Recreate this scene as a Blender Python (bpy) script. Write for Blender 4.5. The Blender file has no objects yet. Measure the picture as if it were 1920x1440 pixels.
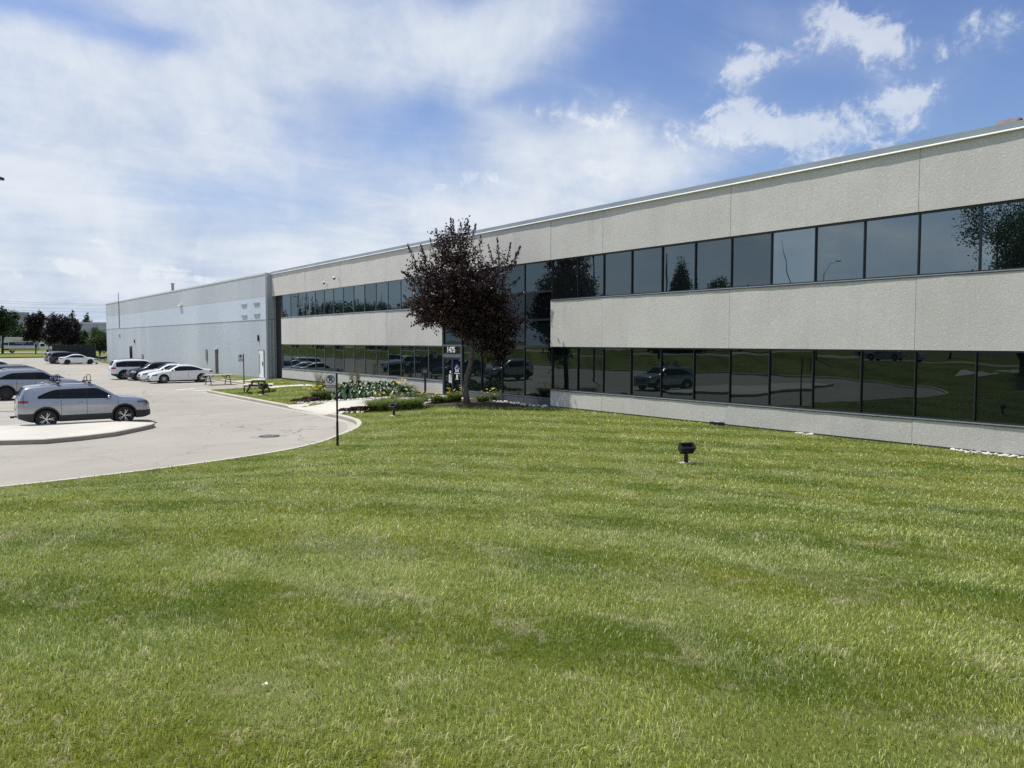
import bpy, bmesh, math, random
import numpy as np
from mathutils import Vector, Matrix
from mathutils.geometry import delaunay_2d_cdt

random.seed(7)
rng = np.random.default_rng(11)
scene = bpy.context.scene
COL = scene.collection
R = math.radians

# ------------------------------------------------------------------ camera model (metres; +Y runs along the facade, +X into the building)
F_PX = 1442.0
THETA = R(37.04)
PITCH = R(3.215)
CAM = Vector((0.0, 0.0, 2.9))
CH, SH = math.cos(THETA), math.sin(THETA)

def ray(px, py):
    a, b = (px - 960) / F_PX, -(py - 720) / F_PX
    c, s = math.cos(PITCH), math.sin(PITCH)
    fw, up = c + b * s, -s + b * c
    return Vector((fw * SH + a * CH, fw * CH - a * SH, up))

def on_z(px, py, z):
    r = ray(px, py)
    k = (z - CAM.z) / r.z
    return CAM + r * k

def on_x(px, py, x):
    r = ray(px, py)
    return CAM + r * (x / r.x)

def at_d(px, py, d):
    r = ray(px, py)
    return CAM + r * (d / (r.x * SH + r.y * CH))

# ------------------------------------------------------------------ terrain
KERB = [(13.90, 37.0), (13.85, 34.0), (13.8, 30.9), (13.75, 29.6), (13.45, 27.9), (12.85, 26.5), (12.2, 25.45), (11.5, 24.55), (10.6, 23.6),
        (9.6, 22.5), (8.3, 21.55), (6.8, 20.85), (5.0, 20.3), (3.2, 19.9), (1.1, 19.65), (-1.5, 19.7), (-4.2, 20.3), (-6.8, 21.7),
        (-9.2, 23.7), (-11.8, 26.5), (-14.2, 30.0), (-16.4, 34.5), (-18.2, 39.5), (-19.2, 45.0), (-19.5, 60.0), (-19.5, 178.0)]
KERB2 = [(18.8, 124.0), (18.8, 52.6), (18.45, 51.8), (17.6, 51.5), (14.9, 50.95), (14.25, 50.75), (14.0, 50.1), (13.95, 44.0), (13.9, 37.0)]
_ks = np.array([(a, b) for pl in (KERB, KERB2) for a, b in zip(pl[:-1], pl[1:])])   # (n,2,2)

def kerb_dist(x, y):
    x = np.asarray(x, float); y = np.asarray(y, float)
    best = np.full(x.shape, 1e9)
    for a, b in _ks:
        d = b - a; L2 = (d * d).sum()
        t = np.clip(((x - a[0]) * d[0] + (y - a[1]) * d[1]) / L2, 0, 1)
        best = np.minimum(best, np.hypot(x - a[0] - t * d[0], y - a[1] - t * d[1]))
    return best

def sst(t):
    t = np.clip(t, 0, 1)
    return t * t * (3 - 2 * t)

def hgt(x, y):
    x = np.asarray(x, float); y = np.asarray(y, float)
    fx = 1 - sst(x / 19.0)
    fy = 1 - sst(y / 22.0)
    fw = sst((-8 - x) / 8.0)
    g = np.maximum(fx * fy, fw * 0.95)
    h0 = 0.05 + 1.25 * g + 0.03 * np.sin(x * 0.7 + 1.3) * np.sin(y * 0.45) * sst((20 - x) / 6)
    kb = -0.23 - 0.13 * sst((y - 31.0) / 1.0) * sst((36.8 - y) / 1.0) * (x > 11)
    w = sst(kerb_dist(x, y) / np.where(x > 12, 4.0, 6.0))
    mound = 0.12 * np.exp(-(((x - 18.5) / 1.8) ** 2 + ((y - 28.2) / 2.4) ** 2))
    return kb * (1 - w) + h0 * w + mound

def H(x, y):
    return float(hgt(np.array([x]), np.array([y]))[0])

def on_ground(px, py):
    r = ray(px, py)
    lo = 1.0
    for k in np.arange(2.0, 260.0, 0.05):
        p = CAM + r * k
        if p.z < H(p.x, p.y):
            return Vector((p.x, p.y, H(p.x, p.y)))
    return on_z(px, py, 0)

# ------------------------------------------------------------------ object helpers
def link(o, parent=None):
    COL.objects.link(o)
    if parent is not None:
        o.parent = parent
    return o

def tag(o, label=None, cat=None, group=None, kind=None):
    if label: o['label'] = label
    if cat: o['category'] = cat
    if group: o['group'] = group
    if kind: o['kind'] = kind
    return o

def empty(name, loc, rz=0.0, label=None, cat=None, group=None):
    o = bpy.data.objects.new(name, None)
    o.empty_display_size = 0.3
    o.location = loc
    o.rotation_euler = (0, 0, rz)
    link(o)
    return tag(o, label, cat, group)

class MB:
    """collects faces; build() links them as one mesh object"""
    def __init__(s):
        s.v, s.f, s.m = [], [], []
    def add(s, vs, fs, mi=0):
        n = len(s.v)
        s.v += [tuple(v) for v in vs]
        for f in fs:
            s.f.append(tuple(i + n for i in f)); s.m.append(mi)
        return s
    def box(s, a, b, mi=0, mat=None):
        x0, y0, z0 = a; x1, y1, z1 = b
        vs = [(x0, y0, z0), (x1, y0, z0), (x1, y1, z0), (x0, y1, z0), (x0, y0, z1), (x1, y0, z1), (x1, y1, z1), (x0, y1, z1)]
        if mat is not None: vs = [tuple(mat @ Vector(v)) for v in vs]
        return s.add(vs, [(0, 3, 2, 1), (4, 5, 6, 7), (0, 1, 5, 4), (1, 2, 6, 5), (2, 3, 7, 6), (3, 0, 4, 7)], mi)
    def tube(s, pts, rad, n=8, mi=0, cap=True):
        pts = [Vector(p) for p in pts]
        rads = rad if isinstance(rad, (list, tuple)) else [rad] * len(pts)
        vs, fs = [], []
        up = None
        for i, p in enumerate(pts):
            d = (pts[min(i + 1, len(pts) - 1)] - pts[max(i - 1, 0)]).normalized()
            if up is None:
                up = Vector((0, 0, 1)) if abs(d.z) < 0.9 else Vector((1, 0, 0))
            a = d.cross(up).normalized(); b = a.cross(d).normalized(); up = b
            for k in range(n):
                t = 2 * math.pi * k / n
                vs.append(p + (a * math.cos(t) + b * math.sin(t)) * rads[i])
        for i in range(len(pts) - 1):
            for k in range(n):
                k2 = (k + 1) % n
                fs.append((i * n + k, i * n + k2, (i + 1) * n + k2, (i + 1) * n + k))
        if cap:
            fs.append(tuple(range(n - 1, -1, -1)))
            fs.append(tuple((len(pts) - 1) * n + k for k in range(n)))
        return s.add(vs, fs, mi)
    def lathe(s, prof, n=24, axis='z', loc=(0, 0, 0), mi=0, closed=False):
        vs, fs = [], []
        for r_, h_ in prof:
            for k in range(n):
                t = 2 * math.pi * k / n
                c, q = r_ * math.cos(t), r_ * math.sin(t)
                v = (c, q, h_) if axis == 'z' else ((c, h_, q) if axis == 'y' else (h_, c, q))
                vs.append((v[0] + loc[0], v[1] + loc[1], v[2] + loc[2]))
        m = len(prof)
        for i in range(m - 1 + (1 if closed else 0)):
            for k in range(n):
                k2 = (k + 1) % n; j = (i + 1) % m
                fs.append((i * n + k, i * n + k2, j * n + k2, j * n + k))
        return s.add(vs, fs, mi)
    def grid(s, fn, nu, nv, mi=0):
        vs = [fn(i / nu, j / nv) for j in range(nv + 1) for i in range(nu + 1)]
        fs = [(j * (nu + 1) + i, j * (nu + 1) + i + 1, (j + 1) * (nu + 1) + i + 1, (j + 1) * (nu + 1) + i) for j in range(nv) for i in range(nu)]
        return s.add(vs, fs, mi)
    def prism(s, poly, z0, z1, mi=0, xf=None):
        """poly in (x,y) extruded along z, xf maps (x,y,z)"""
        n = len(poly)
        vs = [(p[0], p[1], z0) for p in poly] + [(p[0], p[1], z1) for p in poly]
        if xf: vs = [xf(*v) for v in vs]
        fs = [tuple(range(n - 1, -1, -1)), tuple(range(n, 2 * n))] + [(i, (i + 1) % n, n + (i + 1) % n, n + i) for i in range(n)]
        return s.add(vs, fs, mi)
    def mesh(s, name, mats, smooth=False, sharp=None):
        me = bpy.data.meshes.new(name)
        me.from_pydata(s.v, [], s.f)
        for m in (mats if isinstance(mats, (list, tuple)) else [mats]): me.materials.append(m)
        if any(s.m): me.polygons.foreach_set('material_index', s.m)
        bm = bmesh.new(); bm.from_mesh(me); bmesh.ops.recalc_face_normals(bm, faces=bm.faces); bm.to_mesh(me); bm.free()
        if smooth or sharp:
            me.polygons.foreach_set('use_smooth', [True] * len(me.polygons))
            if sharp: me.set_sharp_from_angle(angle=R(sharp))
        me.update()
        return me
    def build(s, name, mats, parent=None, smooth=False, sharp=None, loc=None):
        o = bpy.data.objects.new(name, s.mesh(name, mats, smooth, sharp))
        if loc is not None: o.location = loc
        return link(o, parent)

def big_mesh(name, verts, loops, starts, totals, mat, attr=None, smooth=False):
    me = bpy.data.meshes.new(name)
    me.vertices.add(len(verts)); me.vertices.foreach_set('co', verts.astype(np.float32).ravel())
    me.loops.add(len(loops)); me.loops.foreach_set('vertex_index', loops.astype(np.int32))
    me.polygons.add(len(starts)); me.polygons.foreach_set('loop_start', starts.astype(np.int32))
    me.polygons.foreach_set('loop_total', totals.astype(np.int32))
    me.materials.append(mat)
    if smooth: me.polygons.foreach_set('use_smooth', np.ones(len(starts), bool))
    me.update(calc_edges=True)
    if attr is not None:
        a = me.attributes.new('tone', 'FLOAT', 'POINT')
        a.data.foreach_set('value', attr.astype(np.float32))
    return me

def quads_mesh(name, V, mat, tone=None):
    """V (n,4,3) quads"""
    n = len(V)
    loops = np.arange(n * 4); st = np.arange(n) * 4; tot = np.full(n, 4)
    return big_mesh(name, V.reshape(-1, 3), loops, st, tot, mat, None if tone is None else np.repeat(tone, 4))

def copy_tree(o, parent=None):
    c = o.copy(); COL.objects.link(c)
    if parent is not None:
        c.parent = parent
        c.matrix_parent_inverse = o.matrix_parent_inverse.copy()
    for ch in list(o.children): copy_tree(ch, c)
    return c

def sheet(name, poly, zfn, mat, step=0.8, parent=None):
    """triangulated ground sheet inside a polygon, height from zfn(x,y) arrays"""
    poly = [tuple(p) for p in poly]
    dense = []
    for a, b in zip(poly, poly[1:] + poly[:1]):
        n = max(1, int(math.hypot(b[0] - a[0], b[1] - a[1]) / step))
        for k in range(n): dense.append((a[0] + (b[0] - a[0]) * k / n, a[1] + (b[1] - a[1]) * k / n))
    P = np.array(dense)
    x0, y0 = P.min(0); x1, y1 = P.max(0)
    gx, gy = np.meshgrid(np.arange(x0 + step * .5, x1, step), np.arange(y0 + step * .5, y1, step))
    G = np.stack([gx.ravel(), gy.ravel()], 1)
    ins = inside(G, dense)
    G = G[ins]
    D_ = poly_dist(G, dense); G = G[D_ > step * .35]
    pts = [Vector(p) for p in dense] + [Vector(p) for p in G]
    n = len(dense)
    out = delaunay_2d_cdt(pts, [(i, (i + 1) % n) for i in range(n)], [list(range(n))], 1, 1e-5)
    vs = np.array([(v.x, v.y) for v in out[0]])
    z = zfn(vs[:, 0], vs[:, 1])
    me = bpy.data.meshes.new(name)
    me.from_pydata([(a[0], a[1], c) for a, c in zip(vs, z)], [], [tuple(f) for f in out[2]])
    me.polygons.foreach_set('use_smooth', [True] * len(me.polygons))
    bm = bmesh.new(); bm.from_mesh(me)
    for f in bm.faces:
        f.normal_update()
        if f.normal.z < 0: f.normal_flip()
    bm.to_mesh(me); bm.free()
    me.materials.append(mat); me.update()
    o = bpy.data.objects.new(name, me)
    return link(o, parent)

def inside(P, poly):
    P = np.asarray(P); x, y = P[:, 0], P[:, 1]
    r = np.zeros(len(P), bool)
    n = len(poly); j = n - 1
    for i in range(n):
        xi, yi = poly[i]; xj, yj = poly[j]
        c = ((yi > y) != (yj > y)) & (x < (xj - xi) * (y - yi) / ((yj - yi) if yj != yi else 1e-9) + xi)
        r ^= c; j = i
    return r

def poly_dist(P, poly):
    best = np.full(len(P), 1e9)
    for a, b in zip(poly, list(poly[1:]) + [poly[0]]):
        d = (b[0] - a[0], b[1] - a[1]); L2 = d[0] ** 2 + d[1] ** 2 + 1e-12
        t = np.clip(((P[:, 0] - a[0]) * d[0] + (P[:, 1] - a[1]) * d[1]) / L2, 0, 1)
        best = np.minimum(best, np.hypot(P[:, 0] - a[0] - t * d[0], P[:, 1] - a[1] - t * d[1]))
    return best

# ------------------------------------------------------------------ materials
class NT:
    def __init__(s, tree):
        s.t = tree; s.n = tree.nodes; s.l = tree.links
    def new(s, typ, **kw):
        n = s.n.new(typ)
        for k, v in kw.items(): setattr(n, k, v)
        return n
    def put(s, sock, v):
        if hasattr(v, 'is_output') or isinstance(v, bpy.types.NodeSocket): s.l.new(v, sock)
        elif v is not None: sock.default_value = v
    def math(s, op, a, b=None, c=None, clamp=False):
        n = s.new('ShaderNodeMath', operation=op, use_clamp=clamp)
        s.put(n.inputs[0], a)
        if b is not None: s.put(n.inputs[1], b)
        if c is not None: s.put(n.inputs[2], c)
        return n.outputs[0]
    def vmath(s, op, a, b=None, out=0):
        n = s.new('ShaderNodeVectorMath', operation=op)
        s.put(n.inputs[0], a)
        if b is not None: s.put(n.inputs[1], b)
        return n.outputs[out]
    def noise(s, vec, scale, detail=4, rough=0.55, dist=0.0):
        n = s.new('ShaderNodeTexNoise')
        if vec is not None: s.l.new(vec, n.inputs['Vector'])
        n.inputs['Scale'].default_value = scale; n.inputs['Detail'].default_value = detail
        n.inputs['Roughness'].default_value = rough; n.inputs['Distortion'].default_value = dist
        return n.outputs['Fac']
    def mix(s, fac, a, b):
        n = s.new('ShaderNodeMix', data_type='RGBA')
        s.put(n.inputs[0], fac)
        s.put(n.inputs[6], a if not isinstance(a, tuple) else (*a[:3], 1)); s.put(n.inputs[7], b if not isinstance(b, tuple) else (*b[:3], 1))
        return n.outputs[2]
    def rng(s, v, a, b, c=0.0, d=1.0, smooth=True):
        n = s.new('ShaderNodeMapRange', interpolation_type='SMOOTHSTEP' if smooth else 'LINEAR')
        s.put(n.inputs[0], v); n.inputs[1].default_value = a; n.inputs[2].default_value = b; n.inputs[3].default_value = c; n.inputs[4].default_value = d
        return n.outputs[0]
    def pos(s):
        return s.new('ShaderNodeNewGeometry').outputs['Position']
    def obj(s):
        return s.new('ShaderNodeTexCoord').outputs['Object']
    def scale(s, vec, sx, sy, sz, rot=(0, 0, 0)):
        n = s.new('ShaderNodeMapping')
        s.l.new(vec, n.inputs[0]); n.inputs['Scale'].default_value = (sx, sy, sz); n.inputs['Rotation'].default_value = rot
        return n.outputs[0]
    def bump(s, h, strength, dist):
        n = s.new('ShaderNodeBump'); s.l.new(h, n.inputs['Height'])
        n.inputs['Strength'].default_value = strength; n.inputs['Distance'].default_value = dist
        return n.outputs[0]

def new_mat(name):
    m = bpy.data.materials.new(name); m.use_nodes = True
    nt = NT(m.node_tree)
    b = nt.n['Principled BSDF']
    return m, nt, b

def simple(name, col, rough=0.6, metal=0.0, spec=0.5, coat=0.0, var=0.12, vscale=6.0, bump=0.0, bscale=60.0, emit=None):
    m, nt, b = new_mat(name)
    b.inputs['Roughness'].default_value = rough; b.inputs['Metallic'].default_value = metal
    b.inputs['Specular IOR Level'].default_value = spec; b.inputs['Coat Weight'].default_value = coat
    b.inputs['Coat Roughness'].default_value = 0.04
    if var:
        f = nt.noise(nt.obj(), vscale, 5)
        lo = tuple(c * (1 - var) for c in col); hi = tuple(min(1, c * (1 + var)) for c in col)
        nt.put(b.inputs['Base Color'], nt.mix(nt.rng(f, 0.3, 0.7), lo, hi))
    else: b.inputs['Base Color'].default_value = (*col, 1)
    if bump:
        nt.put(b.inputs['Normal'], nt.bump(nt.noise(nt.obj(), bscale, 3), bump, 0.01))
    return m
# ------------------------------------------------------------------ camera, sun, sky
cd = bpy.data.cameras.new('camera'); cam = bpy.data.objects.new('camera', cd); COL.objects.link(cam)
cd.sensor_fit = 'HORIZONTAL'; cd.sensor_width = 36.0; cd.lens = 36.0 * F_PX / 1920
cd.clip_start = 0.05; cd.clip_end = 6000
cam.location = CAM
cam.rotation_euler = (math.pi / 2 - PITCH, 0, -THETA)
scene.camera = cam

SUN_EL, SUN_AZ = R(63), Vector((-0.60, 0.80))
sdir = Vector((SUN_AZ.x * math.cos(SUN_EL), SUN_AZ.y * math.cos(SUN_EL), math.sin(SUN_EL)))
sl = bpy.data.lights.new('sun', 'SUN'); sun = bpy.data.objects.new('sun', sl); COL.objects.link(sun)
sl.energy = 4.3; sl.angle = R(0.53); sl.color = (1.0, 0.955, 0.88)
sun.rotation_euler = sdir.to_track_quat('Z', 'Y').to_euler(); sun.location = (0, 0, 60)

def build_world():
    w = bpy.data.worlds.new('World'); scene.world = w; w.use_nodes = True
    nt = NT(w.node_tree)
    nt.n.clear()
    out = nt.new('ShaderNodeOutputWorld'); bg = nt.new('ShaderNodeBackground')
    sky = nt.new('ShaderNodeTexSky', sky_type='NISHITA', sun_disc=False)
    sky.sun_elevation = SUN_EL; sky.sun_rotation = math.atan2(SUN_AZ.x, SUN_AZ.y)
    sky.air_density = 1.0; sky.dust_density = 0.6; sky.ozone_density = 2.2
    d = nt.vmath('NORMALIZE', nt.new('ShaderNodeTexCoord').outputs['Generated'])
    Fv, Rv = (SH, CH, 0), (CH, -SH, 0)
    f = nt.vmath('DOT_PRODUCT', d, Fv, 'Value'); r = nt.vmath('DOT_PRODUCT', d, Rv, 'Value')
    sep = nt.new('ShaderNodeSeparateXYZ'); nt.l.new(d, sep.inputs[0]); z = sep.outputs[2]
    fs = nt.math('MAXIMUM', f, 0.08)
    u0 = nt.math('DIVIDE', r, fs); v0 = nt.math('DIVIDE', z, fs)
    front = nt.rng(f, 0.15, 0.4)
    # cloud-plane coordinates: the deck is a flat layer overhead, so it foreshortens towards the horizon
    zz = nt.math('ADD', nt.math('MAXIMUM', z, 0.0), 0.11)
    pl = nt.new('ShaderNodeCombineXYZ')
    nt.put(pl.inputs[0], nt.math('DIVIDE', sep.outputs[0], zz)); nt.put(pl.inputs[1], nt.math('DIVIDE', sep.outputs[1], zz))
    n_big = nt.noise(pl.outputs[0], 0.75, 7, 0.58, 0.5)
    n_wisp = nt.noise(nt.scale(pl.outputs[0], 1.0, 2.6, 1, (0, 0, R(35))), 1.3, 9, 0.62, 1.1)
    n_puff = nt.noise(d, 9.0, 10, 0.62, 0.35)
    n_fine = nt.noise(d, 26.0, 8, 0.65, 0.6)
    n_p2 = nt.noise(d, 19.0, 10, 0.66, 0.7)
    n_p3 = nt.noise(d, 62.0, 8, 0.65, 0.5)
    # domain warp so that patches get ragged outlines
    wv = nt.new('ShaderNodeTexNoise'); nt.l.new(d, wv.inputs['Vector']); wv.inputs['Scale'].default_value = 5.5; wv.inputs['Detail'].default_value = 6
    ws = nt.new('ShaderNodeSeparateColor'); nt.l.new(wv.outputs['Color'], ws.inputs[0])
    u = nt.math('ADD', u0, nt.math('MULTIPLY', nt.math('SUBTRACT', ws.outputs[0], 0.5), 0.12))
    v = nt.math('ADD', v0, nt.math('MULTIPLY', nt.math('SUBTRACT', ws.outputs[1], 0.5), 0.09))

    u2 = nt.math('ADD', u0, nt.math('MULTIPLY', nt.math('SUBTRACT', ws.outputs[0], 0.5), 0.035))
    v2 = nt.math('ADD', v0, nt.math('MULTIPLY', nt.math('SUBTRACT', ws.outputs[1], 0.5), 0.035))

    def blob(px, py, rx, ry, ang, amp, pw=1.0, uv=None):
        u_, v_ = uv or (u, v)
        q = ray(px, py); ff = q.x * SH + q.y * CH
        cu, cv = (q.x * CH - q.y * SH) / ff, q.z / ff
        c, s = math.cos(R(ang)), math.sin(R(ang))
        du = nt.math('SUBTRACT', u_, cu); dv = nt.math('SUBTRACT', v_, cv)
        a = nt.math('MULTIPLY', nt.math('ADD', nt.math('MULTIPLY', du, c), nt.math('MULTIPLY', dv, s)), F_PX / rx)
        b = nt.math('MULTIPLY', nt.math('SUBTRACT', nt.math('MULTIPLY', dv, c), nt.math('MULTIPLY', du, s)), F_PX / ry)
        e = nt.math('MULTIPLY_ADD', a, a, nt.math('MULTIPLY', b, b))
        g = nt.math('EXPONENT', nt.math('MULTIPLY', e, -pw))
        return nt.math('MULTIPLY', g, amp)

    def total(bl, uv=None):
        t = None
        for x in bl:
            k = blob(*x, uv=uv)
            t = k if t is None else nt.math('ADD', t, k)
        return t
    veil = total([(150, 300, 560, 420, 0, 0.85), (620, 60, 420, 130, 0, 0.55), (930, 55, 230, 75, 28, 0.75), (760, 420, 380, 110, -8, 0.55), (1010, 290, 170, 75, -10, 0.5),
                  (1080, 370, 220, 60, 12, 0.6), (380, 560, 900, 80, 0, 0.42),
                  (1050, 262, 190, 80, -8, 0.55), (1190, 235, 90, 60, -20, 0.34), (1610, 85, 210, 75, -12, 0.30), (1530, 235, 260, 60, 8, 0.30), (1440, 115, 120, 50, 20, 0.30), (1310, 290, 120, 40, 8, 0.25), (1860, 65, 80, 50, 0, 0.2), (1020, 100, 130, 60, 35, 0.3),
                  (250, 56, 130, 34, -6, -0.50), (330, 88, 80, 25, 0, -0.22), (440, 372, 230, 62, -6, -0.42), (800, 190, 90, 80, 30, -0.42), (1090, 350, 50, 30, 15, -0.4),
                  (60, 5, 120, 30, 0, -0.3), (960, 178, 80, 26, 25, -0.28)])
    puff = total([(1615, 55, 95, 48, -25, 0.95), (1655, 92, 62, 34, -20, 0.75), (1570, 30, 50, 20, 15, 0.6), (1388, 122, 42, 32, 30, 1.0), (1440, 105, 50, 26, 15, 0.55), (1500, 92, 70, 24, 22, 0.7), (1735, 72, 60, 20, -20, 0.45), (1862, 60, 62, 42, 10, 0.9),
                  (1762, 105, 24, 18, 0, 0.6), (1700, 178, 75, 20, 10, 0.75), (1610, 208, 140, 32, 12, 0.7), (1390, 215, 75, 38, -20, 0.75), (1340, 248, 100, 38, 5, 0.7), (1470, 235, 90, 34, 5, 0.7), (1560, 262, 120, 46, 8, 0.9), (1690, 245, 60, 26, 0, 0.5),
                  (1060, 215, 110, 32, -8, 0.5), (1150, 200, 60, 40, -30, 0.45), (1145, 320, 80, 22, -12, 0.55),
                  (205, 470, 42, 16, -30, 0.55), (140, 505, 60, 16, -16, 0.75), (345, 518, 62, 16, -14, 0.85), (270, 520, 60, 14, -12, 0.5), (905, 330, 42, 14, -12, 0.7), (838, 352, 40, 12, 20, 0.45),
                  (0, 462, 20, 10, 0, 0.4), (40, 520, 60, 14, -15, 0.4)], (u2, v2))
    streak = nt.rng(n_wisp, 0.30, 0.72, -0.5, 0.5, False)
    big = nt.rng(n_big, 0.3, 0.7, -0.5, 0.5, False)
    pf = nt.rng(n_puff, 0.28, 0.72, -0.5, 0.5, False)
    ff = nt.rng(n_fine, 0.25, 0.75, -0.5, 0.5, False)
    dens_v = nt.math('ADD', nt.math('ADD', veil, nt.math('MULTIPLY', streak, 0.20)), nt.math('MULTIPLY', big, 0.16))
    dens_v = nt.math('ADD', dens_v, nt.math('MULTIPLY', pf, 0.12))
    win = nt.rng(puff, 0.02, 0.5)
    rag = nt.math('ADD', nt.math('MULTIPLY', nt.rng(n_p2, 0.28, 0.72, -0.5, 0.5, False), 1.5), nt.math('ADD', nt.math('MULTIPLY', nt.rng(n_p3, 0.25, 0.75, -0.5, 0.5, False), 0.8), nt.math('MULTIPLY', streak, 0.5)))
    dens_p = nt.math('ADD', nt.math('MULTIPLY', puff, 0.85), nt.math('SUBTRACT', nt.math('MULTIPLY', rag, win), 0.16))
    mv = nt.rng(dens_v, 0.02, 0.95); mp = nt.rng(dens_p, 0.0, 0.95)
    mask = nt.math('SUBTRACT', 1.0, nt.math('MULTIPLY', nt.math('SUBTRACT', 1.0, nt.math('MULTIPLY', mv, 0.96)), nt.math('SUBTRACT', 1.0, nt.math('MULTIPLY', mp, 0.66))))
    back = nt.rng(nt.math('ADD', nt.math('ADD', 0.66, nt.math('MULTIPLY', big, 0.5)), nt.math('MULTIPLY', streak, 0.3)), 0.05, 0.95)
    mask = nt.math('ADD', nt.math('MULTIPLY', mask, front), nt.math('MULTIPLY', back, nt.math('SUBTRACT', 1.0, front)))
    # Nishita radiance x 0.1 ; cloud radiance on the same scale (divided by the strength)
    S = 0.15
    thick = nt.math('ADD', nt.math('MULTIPLY', big, 0.45), nt.math('ADD', nt.math('MULTIPLY', pf, 0.45), nt.math('ADD', nt.math('MULTIPLY', dens_v, 0.35), nt.math('MULTIPLY', mp, 0.5))))
    cc = nt.mix(nt.rng(thick, -0.25, 0.62), tuple(c / S for c in (0.44, 0.54, 0.73)), tuple(c / S for c in (0.80, 0.845, 0.905)))
    hz = nt.mix(nt.rng(z, 0.0, 0.22), tuple(c / S for c in (0.43, 0.55, 0.74)), sky_col(nt, sky, S))
    col = nt.mix(mask, hz, cc)
    nt.l.new(col, bg.inputs[0]); bg.inputs[1].default_value = S
    nt.l.new(bg.outputs[0], out.inputs[0])

def sky_col(nt, sky, S):
    n = nt.new('ShaderNodeHueSaturation')
    n.inputs['Hue'].default_value = 0.513; n.inputs['Saturation'].default_value = 1.12; n.inputs['Value'].default_value = 0.90
    nt.l.new(sky.outputs[0], n.inputs['Color'])
    return n.outputs[0]
build_world()

vs_ = scene.view_settings
scene.display_settings.display_device = 'sRGB'
vs_.view_transform = 'Standard'; vs_.look = 'None'; vs_.exposure = 0.0; vs_.gamma = 1.0; vs_.use_curve_mapping = False
scene.render.engine = 'CYCLES'
cy = scene.cycles
cy.use_denoising = False
try:
    cy.denoiser = 'OPENIMAGEDENOISE'; cy.denoising_input_passes = 'RGB_ALBEDO_NORMAL'
except Exception: pass
cy.max_bounces = 8; cy.diffuse_bounces = 3; cy.glossy_bounces = 4; cy.transparent_max_bounces = 8; cy.transmission_bounces = 4
cy.sample_clamp_indirect = 6.0; cy.caustics_reflective = False; cy.caustics_refractive = False

# ------------------------------------------------------------------ surface materials
def grass_colour(nt, p, bright=1.0):
    """turf colour by place: green, yellow-green and straw patches, and the light-and-dark sheen of mowing passes 1.1 m wide, painted in"""
    n1 = nt.noise(p, 0.42, 5, 0.6, 0.4)
    n2 = nt.noise(nt.scale(p, 1.0, 0.38, 1, (0, 0, R(-36))), 1.1, 6, 0.65, 0.8)
    n3 = nt.noise(p, 2.6, 6, 0.7, 0.6)
    n4 = nt.noise(p, 14.0, 4, 0.6)
    g = nt.mix(nt.rng(n1, 0.36, 0.64), tuple(c * bright for c in (0.118, 0.168, 0.014)), tuple(c * bright for c in (0.250, 0.265, 0.036)))
    g = nt.mix(nt.math('MULTIPLY', nt.rng(n2, 0.47, 0.64), 0.8), g, tuple(c * bright for c in (0.310, 0.325, 0.135)))
    g = nt.mix(nt.math('MULTIPLY', nt.rng(n3, 0.54, 0.66), 0.8), g, tuple(c * bright for c in (0.44, 0.395, 0.215)))
    g = nt.mix(nt.math('MULTIPLY', nt.rng(n4, 0.42, 0.62), 0.42), g, tuple(c * bright for c in (0.075, 0.115, 0.014)))
    n5 = nt.noise(p, 4.6, 7, 0.72, 1.2)
    g = nt.mix(nt.math('MULTIPLY', nt.math('MULTIPLY', nt.rng(n5, 0.56, 0.66), nt.rng(nt.noise(p, 0.33, 3), 0.46, 0.60)), 0.85), g, tuple(c * bright for c in (0.50, 0.43, 0.25)))
    st = nt.new('ShaderNodeTexWave', wave_type='BANDS', bands_direction='X', wave_profile='SIN')
    nt.l.new(nt.scale(p, 1, 1, 1, (0, 0, R(-36 + 0))), st.inputs['Vector'])
    st.inputs['Scale'].default_value = 0.145; st.inputs['Distortion'].default_value = 0.7; st.inputs['Detail'].default_value = 2; st.inputs['Detail Scale'].default_value = 0.6
    g = nt.mix(nt.math('MULTIPLY', nt.rng(st.outputs['Fac'], 0.35, 0.65), 0.42), g, tuple(c * bright for c in (0.27, 0.31, 0.085)))  # stripe sheen from blade lean, painted as paler and darker turf
    g = nt.mix(nt.math('MULTIPLY', nt.rng(st.outputs['Fac'], 0.55, 0.25), 0.22), g, tuple(c * bright for c in (0.125, 0.165, 0.030)))
    return g

def m_lawn(k=0.82):
    m, nt, b = new_mat('lawn_turf')
    p = nt.pos()
    nt.put(b.inputs['Base Color'], grass_colour(nt, p, k))
    b.inputs['Roughness'].default_value = 0.95; b.inputs['Specular IOR Level'].default_value = 0.1
    h = nt.math('ADD', nt.noise(p, 55, 4, 0.7), nt.math('MULTIPLY', nt.noise(p, 9, 5, 0.7), 2.2))
    nt.put(b.inputs['Normal'], nt.bump(h, 0.8, 0.05))
    return m

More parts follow.
